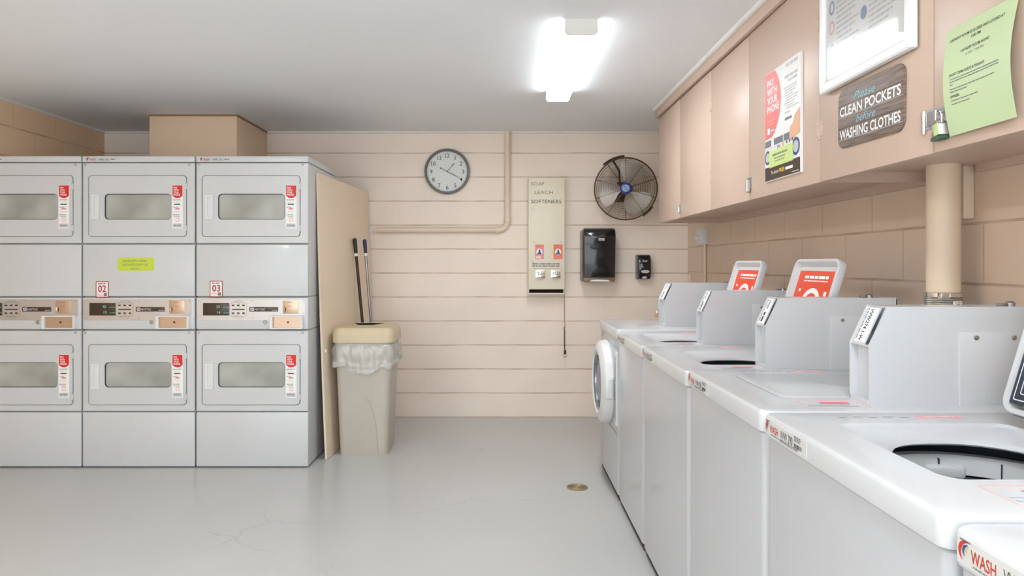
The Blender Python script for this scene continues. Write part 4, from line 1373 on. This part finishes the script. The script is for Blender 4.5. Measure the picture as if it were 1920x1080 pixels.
def gpt(x, y, d=0.0):
    f, h_ = x / GW, y / GH
    curl = .010 + .014 * math.sin(PI * h_) * (f ** 1.2) + .010 * (1 - f) ** 3 * math.sin(PI * min(1, h_ * 1.1)) + .006 * f * (1 - h_)
    xx = x - .004 * math.sin(PI * h_)
    return Vector((XC - curl - d, gy0 - xx + .012 * (h_ - .3) * (1 - f), gz0 + y))


nx, ny = 16, 20
vs = []
for dd in (.0, .0007):
    for j in range(ny + 1):
        for i in range(nx + 1): vs.append(gpt(GW * i / nx, GH * j / ny, dd))
N0 = (nx + 1) * (ny + 1)
fs = []
for j in range(ny):
    for i in range(nx):
        a = j * (nx + 1) + i
        fs += [(a, a + 1, a + nx + 2, a + nx + 1), (N0 + a, N0 + a + nx + 1, N0 + a + nx + 2, N0 + a + 1)]
edge = [i for i in range(nx + 1)] + [j * (nx + 1) + nx for j in range(1, ny + 1)] + [ny * (nx + 1) + i for i in range(nx - 1, -1, -1)] + [j * (nx + 1) for j in range(ny - 1, 0, -1)]
for q in range(len(edge)):
    a, c = edge[q], edge[(q + 1) % len(edge)]
    fs.append((a, c, N0 + c, N0 + a))
lt = MB().add(vs, fs, 'paper_green')


class CurlFr:
    n = None
    def p(s, x, y, d=0.0): return gpt(x * GW / .235, y * GH / .335, .0009 + d)
    def lp(s, pts, d=0.0): return [s.p(x, y, d) for x, y in pts]


cfz = CurlFr()
lt.text(cfz, 'LAUNDRY ROOM IS CLOSED AND LOCKED AT', GW * .5, .292, .0085, 'print_black', .0003, w=.185, align='c', bold=.01)
lt.text(cfz, '7:00 PM', GW * .5, .276, .0085, 'print_black', .0003, w=.034, align='c', bold=.01)
lt.text(cfz, 'LAUNDRY ROOM HOURS', GW * .5, .246, .0085, 'print_black', .0003, w=.1, align='c', bold=.01)
lt.text(cfz, '8 AM - 7:00 PM', GW * .5, .230, .0075, 'print_grey', .0003, w=.062, align='c')
lt.text(cfz, 'SHORT-TERM GUESTS & TENANTS', .022, .182, .008, 'print_black', .0003, w=.125, bold=.01)
for i, (yy, ww) in enumerate(((.171, .175), (.163, .172), (.154, .01), (.140, .16), (.131, .06))): lt.words(cfz, .024, yy, ww, .003, 'print_grey', .0003)
lt.text(cfz, 'OWNERS', .024, .114, .0085, 'print_black', .0003, w=.032, bold=.01)
for yy, ww in ((.104, .095), (.093, .065)): lt.words(cfz, .026, yy, ww, .003, 'print_grey', .0003)
lt.build('sheet', gs, ang=60)

# ------------------------------------------------------------------ washers


def Lw(pts, z): return [Vector((x, y, z)) for x, y in pts]


def coin_box(o, ya, yb, zt, xe, sticker, lock):
    """steel meter case: cheek plates, sloped face with a pen-marked label"""
    x0 = .899
    H = .240
    prof = [(x0, 0), (x0, .146), (x0 + .044, H), (xe, H), (xe, 0)]
    nrf = front(0, ya, zt)
    m = MB()
    e = 'washer_enamel'
    m.slab(nrf, prof[::1], -.004, 0, e)                                                # near cheek
    far = front(0, yb, zt)
    m.slab(far, [(x0 - .004, 0), (x0 - .004, .146), (x0 + .040, H), (xe, H), (xe, 0)], 0, .004, e)
    m.box((x0 + .047, ya + .002, zt + H - .004), (xe, yb - .002, zt + H), e)              # lid
    m.box((xe - .003, ya, zt), (xe, yb, zt + H - .003), e)
    m.box((x0 - .004, ya + .002, zt), (xe, yb - .002, zt + .012), e)                      # floor plate
    m.box((x0 + .016, ya + .003, zt + .01), (x0 + .019, yb - .003, zt + .146), e)          # set-back face
    m.box((x0 - .002, ya + .003, zt + .142), (x0 + .019, yb - .003, zt + .146), e)        # shelf
    m.slab(nrf, [(x0 + .219, -.0005), (xe, -.0005), (xe, .180), (x0 + .219, .180)], 0, .005, e, .001)
    for q in (.258, .350): m.lathe((x0 + q, ya - .005, zt + .165), (0, -1, 0), [(.006, 0), (.006, .0015), (.003, .0025), (0, .0025)], 'steel', 14)
    bx = m.build('coin_box', o)
    # sloped face on the far part, a gap with the coin lock on the near part
    u = Vector((0, -1, 0)); v = Vector((.044, 0, .094)).normalized()
    sl = Fr((x0 - .002, yb - .003, zt + .146), u, v)
    LEN = Vector((.044, .094)).length
    s_ = MB().rect(sl, 0, 0, (yb - ya) * .72, LEN - .004, -.003, 0, e)
    s_.rect(sl, .012, .004, (yb - ya) * .68, LEN - .007, 0, .0006, 'print_white')
    tf = Fr(sl.p((yb - ya) * .36, LEN - .009, .0008), -v, u)
    if sticker:
        s_.text(tf, sticker, 0, -.004, .014, 'print_black', .0002, w=LEN - .016, bold=.02, shear=.1)
    else:
        s_.text(tf, 'VVW', 0, -.004, .014, 'print_black', .0002, w=.036, bold=.02, shear=.1)
        s_.words(tf, .048, -.003, .04, .012, 'print_black', .0002, ch=.004)
    s_.words(tf, 0, -.016, LEN - .02, .004, 'print_grey', .0002)
    s_.build('sloped_face', bx)
    c = MB().lathe((x0 + .042, ya + .016, zt + .15), (-1, 0, .33), [(0, -.02), (.008, -.02), (.008, .004), (.005, .006), (0, .006)], 'steel', 14)
    c.box((x0 + .05, ya + .004, zt + .1), (x0 + .054, yb - .004, zt + H - .004), 'grey_plastic')
    c.build('coin_lock', bx)
    k = MB().lathe((xe - .075, ya + .035, zt + H), (0, 0, 1), [(.011, 0), (.011, .008), (.007, .012), (0, .012)], 'steel', 14)
    k.box((xe - .105, ya + .028, zt + H), (xe - .088, ya + .044, zt + H + .007), 'steel', .002)
    k.build('lid_lock', bx)
    return bx


def brass_padlock(x, y, z, label):
    o = thing('padlock', (x, y, z), label, 'padlock')
    MB().box((x - .012, y - .011, z), (x + .004, y + .011, z + .024), 'brass', .003).build('body', o)
    MB().tube([(x - .003, y - .007, z + .02), (x - .003, y - .007, z + .036), (x + .006, y - .005, z + .041), (x + .011, y, z + .042), (x + .006, y + .005, z + .041), (x - .003, y + .007, z + .036), (x - .003, y + .007, z + .02)], .0022, 'chrome', 8).build('shackle', o)


def lip_label(o, ya, zt, length, word, nums):
    ya -= .012
    fr = aisle(XW - .0003, ya, zt - .05)
    m = MB().rect(fr, 0, .005, length, .040, -.001, .0006, 'label_silver', r=.001)
    q = aisle(XW - .0010, ya, zt - .05)
    m.words(q, .006, .0365, .02, .0022, 'print_grey', .0002)
    wash_logo(m, q, .004, .014, .021, .0002)
    m.text(q, 'VVW ' + nums, .082, .014, .018, 'print_black', .0002, w=.06)
    m.words(q, .03, .0085, .06, .0022, 'print_grey', .0002)
    for i in range(2): m.words(q, .082, .0105 - i * .0032, .085, .0022, 'print_grey', .0002)
    for i in range(3): m.words(q, .150, .035 - i * .004, .03, .0025, 'print_grey', .0002)
    for i in range(14): m.ink(q, .150 + i * .0026, .013, .150 + i * .0026 + random.choice((.0009, .0016)), .022, .0002, 'print_black')
    m.build('model_label', o)


def washer(y0, y1, ht, label, nums=None, lid=None, sticker=None, box=True, xe=1.345, front_load=False):
    W = y1 - y0
    xb = XW + .70
    o = thing('washing_machine', ((XW + xb) / 2, (y0 + y1) / 2, 0), label, 'washer', 'coin washers in a row')
    zt = ht
    body_in = .008
    e = 'washer_front_shaded'
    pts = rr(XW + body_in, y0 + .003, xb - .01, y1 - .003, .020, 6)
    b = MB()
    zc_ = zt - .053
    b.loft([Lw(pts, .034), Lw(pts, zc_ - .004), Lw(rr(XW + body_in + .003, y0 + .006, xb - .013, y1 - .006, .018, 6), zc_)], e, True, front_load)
    b.loft([Lw(rr(XW + .016, y0 + .012, xb - .02, y1 - .012, .01, 6), .035), Lw(rr(XW + .016, y0 + .012, xb - .02, y1 - .012, .01, 6), .004)], 'dark_base', True, True)
    b.loft([Lw(rr(XW + .014, y0 + .009, xb - .016, y1 - .009, .016, 6), zc_ - .001), Lw(rr(XW + .014, y0 + .009, xb - .016, y1 - .009, .016, 6), zc_ + .006)], 'dark_gap')
    b.build('cabinet', o)
    for fx in (XW + .06, xb - .07):
        for fy in (y0 + .06, y1 - .06): MB().cyl((fx, fy, 0), (fx, fy, .036), .02, 'black_satin', 12).build('levelling_foot', o)
    # worktop with rolled edge (and the lid well)
    ly0, ly1, lx0, lx1 = y0 + .155, y0 + .515, .722, 1.085
    def outer(i, z): return Lw(rr(XW + i, y0 + .001 + i, xb - .005 - i, y1 - .001 - i, max(.004, .022 - i * .4), 6), z)
    L = [outer(.012, zt - .051), outer(.001, zt - .050), outer(0, zt - .046), outer(0, zt - .011), outer(.0018, zt - .005), outer(.005, zt - .0015), outer(.011, zt)]
    t_ = MB()
    e2 = 'washer_enamel'
    if front_load:
        t_.loft(L, e2, False, True)
    else:
        L += [Lw(rr(lx0 - .006, ly0 - .006, lx1 + .006, ly1 + .006, .035, 6), zt), Lw(rr(lx0, ly0, lx1, ly1, .032, 6), zt - .006),
              Lw(rr(lx0 + .010, ly0 + .010, lx1 - .012, ly1 - .010, .05, 6), zt - .009), Lw(rr(lx0 + .035, ly0 + .016, lx1 - .03, ly1 - .04, .12, 6), zt - .022),
              Lw(rr(lx0 + .040, ly0 + .020, lx1 - .034, ly1 - .045, .125, 6), zt - .030), Lw(rr(lx0 + .036, ly0 + .016, lx1 - .03, ly1 - .041, .125, 6), zt - .034)]
        t_.loft(L, e2)
    top = t_.build('worktop', o)
    if not front_load:
        cx, cy = (lx0 + lx1) / 2 + .01, (ly0 + ly1) / 2 - .01
        tb = MB().lathe((cx, cy, 0), (0, 0, 1), [(.245, zt - .052), (.245, .35), (0, .35)], 'tub_dark', 48)
        tb.build('tub', o)
        bk = MB()
        bk.lathe((cx, cy, 0), (0, 0, 1), [(.206, .36), (.206, zt - .112), (.200, zt - .112), (.196, .365), (0, .365)], 'basket_grey', 56)
        bk.lathe((cx, cy, 0), (0, 0, 1), [(.200, zt - .106), (.216, zt - .104), (.219, zt - .075), (.212, zt - .064), (.190, zt - .064), (.180, zt - .074), (.178, zt - .102), (.200, zt - .106)], 'white_plastic', 56)
        for i in range(10):
            bk.box((.1765, -.0012, zt - .104), (.182, .0012, zt - .070), 'tub_dark', 0, 1, Matrix.Translation((cx, cy, 0)) @ Matrix.Rotation(i * PI / 5 + .2, 4, 'Z'))
        for i in range(6):
            a = i * PI / 3 + .35
            bk.box((.168, -.040, zt - .112), (.184, .040, zt - .082), 'white_plastic', .008, 3, Matrix.Translation((cx, cy, 0)) @ Matrix.Rotation(a, 4, 'Z'))
        bk.lathe((cx, cy, 0), (0, 0, 1), [(.13, .365), (.10, .40), (.06, .44), (.045, .70), (.03, .75), (0, .755)], 'basket_grey', 28)
        bk.build('basket', o)
    # printed care strips on the worktop
    d = MB()
    tf = topf(0, 0, zt)
    yy = y1 - .058
    fu_ = Fr((XW, yy, zt), (1, 0, 0), (0, 1, 0))
    if not front_load:
        for i in range(5): d.words(fu_, .15 + i * .034, .0 + .004 * (i % 2), .024, .008, 'print_light', .0006)
        d.build('care_print', o); d = MB()
        d.rect(fu_, .325, -.012, .425, .016, 0, .0008, 'print_pink', r=.004)
        d.words(fu_, .34, .0, .07, .006, 'print_white', .001)
        d.build('care_sticker', o); d = MB()
        # outlined caution sticker by the front corner
        fz_ = Fr((XW + .13, y0 + .035, zt), (1, 0, 0), (0, 1, 0))
        d.ring(fz_, rr(0, 0, .15, .085, .004), rr(.0018, .0018, .1482, .0832, .003), 0, .0007, 'print_pink')
        d.ink(fz_, .05, .045, .12, .062, .0006, 'print_salmon'); d.words(fz_, .012, .03, .1, .006, 'print_light', .0006); d.words(fz_, .012, .016, .12, .006, 'print_light', .0006)
    else:
        d.rect(fu_, .22, -.1, .33, -.07, 0, .0008, 'print_pink', r=.003)
        d.words(fu_, .23, -.09, .09, .006, 'print_white', .001)
    d.build('caution_sticker', o)
    if nums: lip_label(o, y1 - .006, zt, .205, 'WASH', nums)
    if box:
        if front_load: coin_box(o, y0 + .150, y0 + .285, zt, xe, None, True)
        else: coin_box(o, y0 + .066, y0 + .150, zt, xe, sticker, True)
    if lid:
        w_, l_ = ly1 - ly0, lx1 - lx0
        if lid == 'closed':
            fr = Fr((lx1, ly0, zt - .008), (0, 1, 0), (-1, 0, 0))
        else:
            tl = math.radians(17)
            fr = Fr((1.112 if lid == 'red' else 1.086, ly1, zt + .026), (0, -1, 0), (math.sin(tl), 0, math.cos(tl)))
        m = MB()
        o0 = rr(.002, .002, w_ - .002, l_ - .004, .032, 6)
        o1_ = rr(0, 0, w_, l_ - .002, .034, 6)
        i0 = rr(.012, .012, w_ - .012, l_ - .014, .024, 6)
        i1_ = rr(.024, .018, w_ - .024, l_ - .030, .018, 6)
        if lid == 'closed':
            o2 = rr(.006, .006, w_ - .006, l_ - .008, .03, 6)
            m.loft([fr.lp(o0, 0), fr.lp(o1_, .004), fr.lp(o1_, .008), fr.lp(o2, .011)], e2, True, True)
            lo = m.build('lid', o)
        else:
            m.loft([fr.lp(o0, -.012), fr.lp(o1_, -.008), fr.lp(o1_, .012), fr.lp(o0, .016), fr.lp(i0, .016), fr.lp(i1_, -.004)], e2, True, True)
            lo = m.build('lid', o)
            s_ = MB()
            if lid == 'red':
                s_.rect(fr, .032, .045, w_ - .032, l_ - .046, -.004, -.0032, 'print_orange')
                q = Fr(fr.p(0, 0, -.0030), fr.u, fr.v)
                s_.words(q, .085, .286, .20, .011, 'print_white', .0002); s_.words(q, .085, .274, .19, .005, 'print_white', .0002)
                arc_o = [(.18 + .075 * math.cos(PI * i / 16), .184 + .065 * math.sin(PI * i / 16)) for i in range(17)]
                arc_i = [(.18 + .052 * math.cos(PI * i / 16), .184 + .045 * math.sin(PI * i / 16)) for i in range(17)]
                s_.add(q.lp(arc_o, .0002) + q.lp(arc_i, .0002), [(i, i + 1, 18 + i, 17 + i) for i in range(16)], 'print_white')
                s_.ink(q, .065, .232, .08, .244, .0002, 'print_white'); s_.ink(q, .27, .222, .29, .238, .0002, 'print_white')
                s_.build('red_guide_label', lo)
            else:
                s_.rect(fr, .022, .022, w_ - .022, l_ - .034, -.004, .0165, 'label_navy', r=.004)
                q = Fr(fr.p(0, 0, .0168), fr.u, fr.v)
                for i_ in (.030, .044): s_.ring(q, rr(i_, i_, w_ - i_, l_ - i_ - .012, .004), rr(i_ + .002, i_ + .002, w_ - i_ - .002, l_ - i_ - .014, .003), 0, .0003, 'print_white')
                for k in range(8): s_.words(q, .06, .06 + k * .03, w_ - .12, .01, 'print_light', .0003)
                s_.build('dark_care_label', lo)
            h_ = MB()
            for q in (.05, w_ - .05): h_.cyl(fr.p(q - .02, -.004, 0), fr.p(q + .02, -.004, 0), .007, 'steel', 12)
            h_.build('hinge', lo)
    if front_load:
        cy, cz = (y0 + y1) / 2 - .005, .585
        c = Vector((XW + body_in, cy, cz))
        ax = (-1, 0, 0)
        d = MB().lathe(c, ax, [(.228, 0), (.236, .012), (.236, .03), (.228, .052), (.205, .068), (.178, .072), (.162, .062), (.152, .045), (.150, .02)], 'white_plastic', 64)
        dr = d.build('door', o)
        MB().lathe(c, ax, [(.163, .060), (.160, .066), (.150, .058), (.147, .045)], 'fl_chrome', 56).build('chrome_trim', dr)
        MB().lathe(c, ax, [(.151, .040), (.13, .052), (.09, .060), (.05, .063), (0, .064)], 'door_glass', 48).build('glass', dr)
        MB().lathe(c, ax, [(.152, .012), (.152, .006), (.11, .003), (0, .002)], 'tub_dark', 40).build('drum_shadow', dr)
        MB().box((XW - .052, y0 + .062, cz - .055), (XW - .008, y0 + .085, cz + .055), 'white_plastic', .008).build('latch_grip', dr)
        pn = MB()
        fr = aisle(XW + body_in - .0005, y1, 0)
        pts = [(.02, .345), (W - .012, .345), (W - .012, .348), (.02, .348)]
        pn.ink(fr, .02, .345, W - .012, .348, .0006, 'print_grey')
        pn.rect(fr, W - .078, .395, W - .020, .79, 0, .008, 'white_plastic', r=.006)
        pn.rect(fr, W - .062, .42, W - .036, .765, .008, .009, 'print_light')
        q = aisle(XW + body_in - .010, y1, 0)
        for i in range(26):
            pn.ink(q, W - .058, .428 + i * .0128, W - .041, .435 + i * .0128, .0004, 'print_black' if i % 3 else 'print_grey')
        pn.build('side_instruction_strip', o)
        cpn = MB()
        cpn.words(fr, .05, .82, .05, .02, 'print_light', .0006); cpn.ink(fr, W - .2, .80, W - .03, .815, .0006, 'print_light')
        cpn.build('front_print', o)
    return o


washer(3.487, 4.130, .912, 'front loading washer with round door, farthest in the washer row', None, None, None, True, 1.34, True)
washer(2.882, 3.480, .899, 'top loading washer with open red-labelled lid, next to the front loader', '290', 'red')
washer(2.182, 2.876, .903, 'top loading washer with open red-labelled lid, beside the washer whose lid is closed', '290', 'red')
washer(1.550, 2.174, .914, 'top loading washer with closed lid and a 274 marked coin box', '290', 'closed', 'VVW274 1-W')
washer(.910, 1.544, .914, 'top loading washer with open lid bearing a dark label, tub visible', '290', 'navy', None)
washer(.270, .902, .908, 'nearest top loading washer, only its front corner in the frame', '290', 'closed', None)
brass_padlock(.885, 3.755, .955, 'brass padlock on the coin box of the front loading washer')
brass_padlock(.885, 1.05, .955, 'brass padlock beside the open tub at the right frame edge')
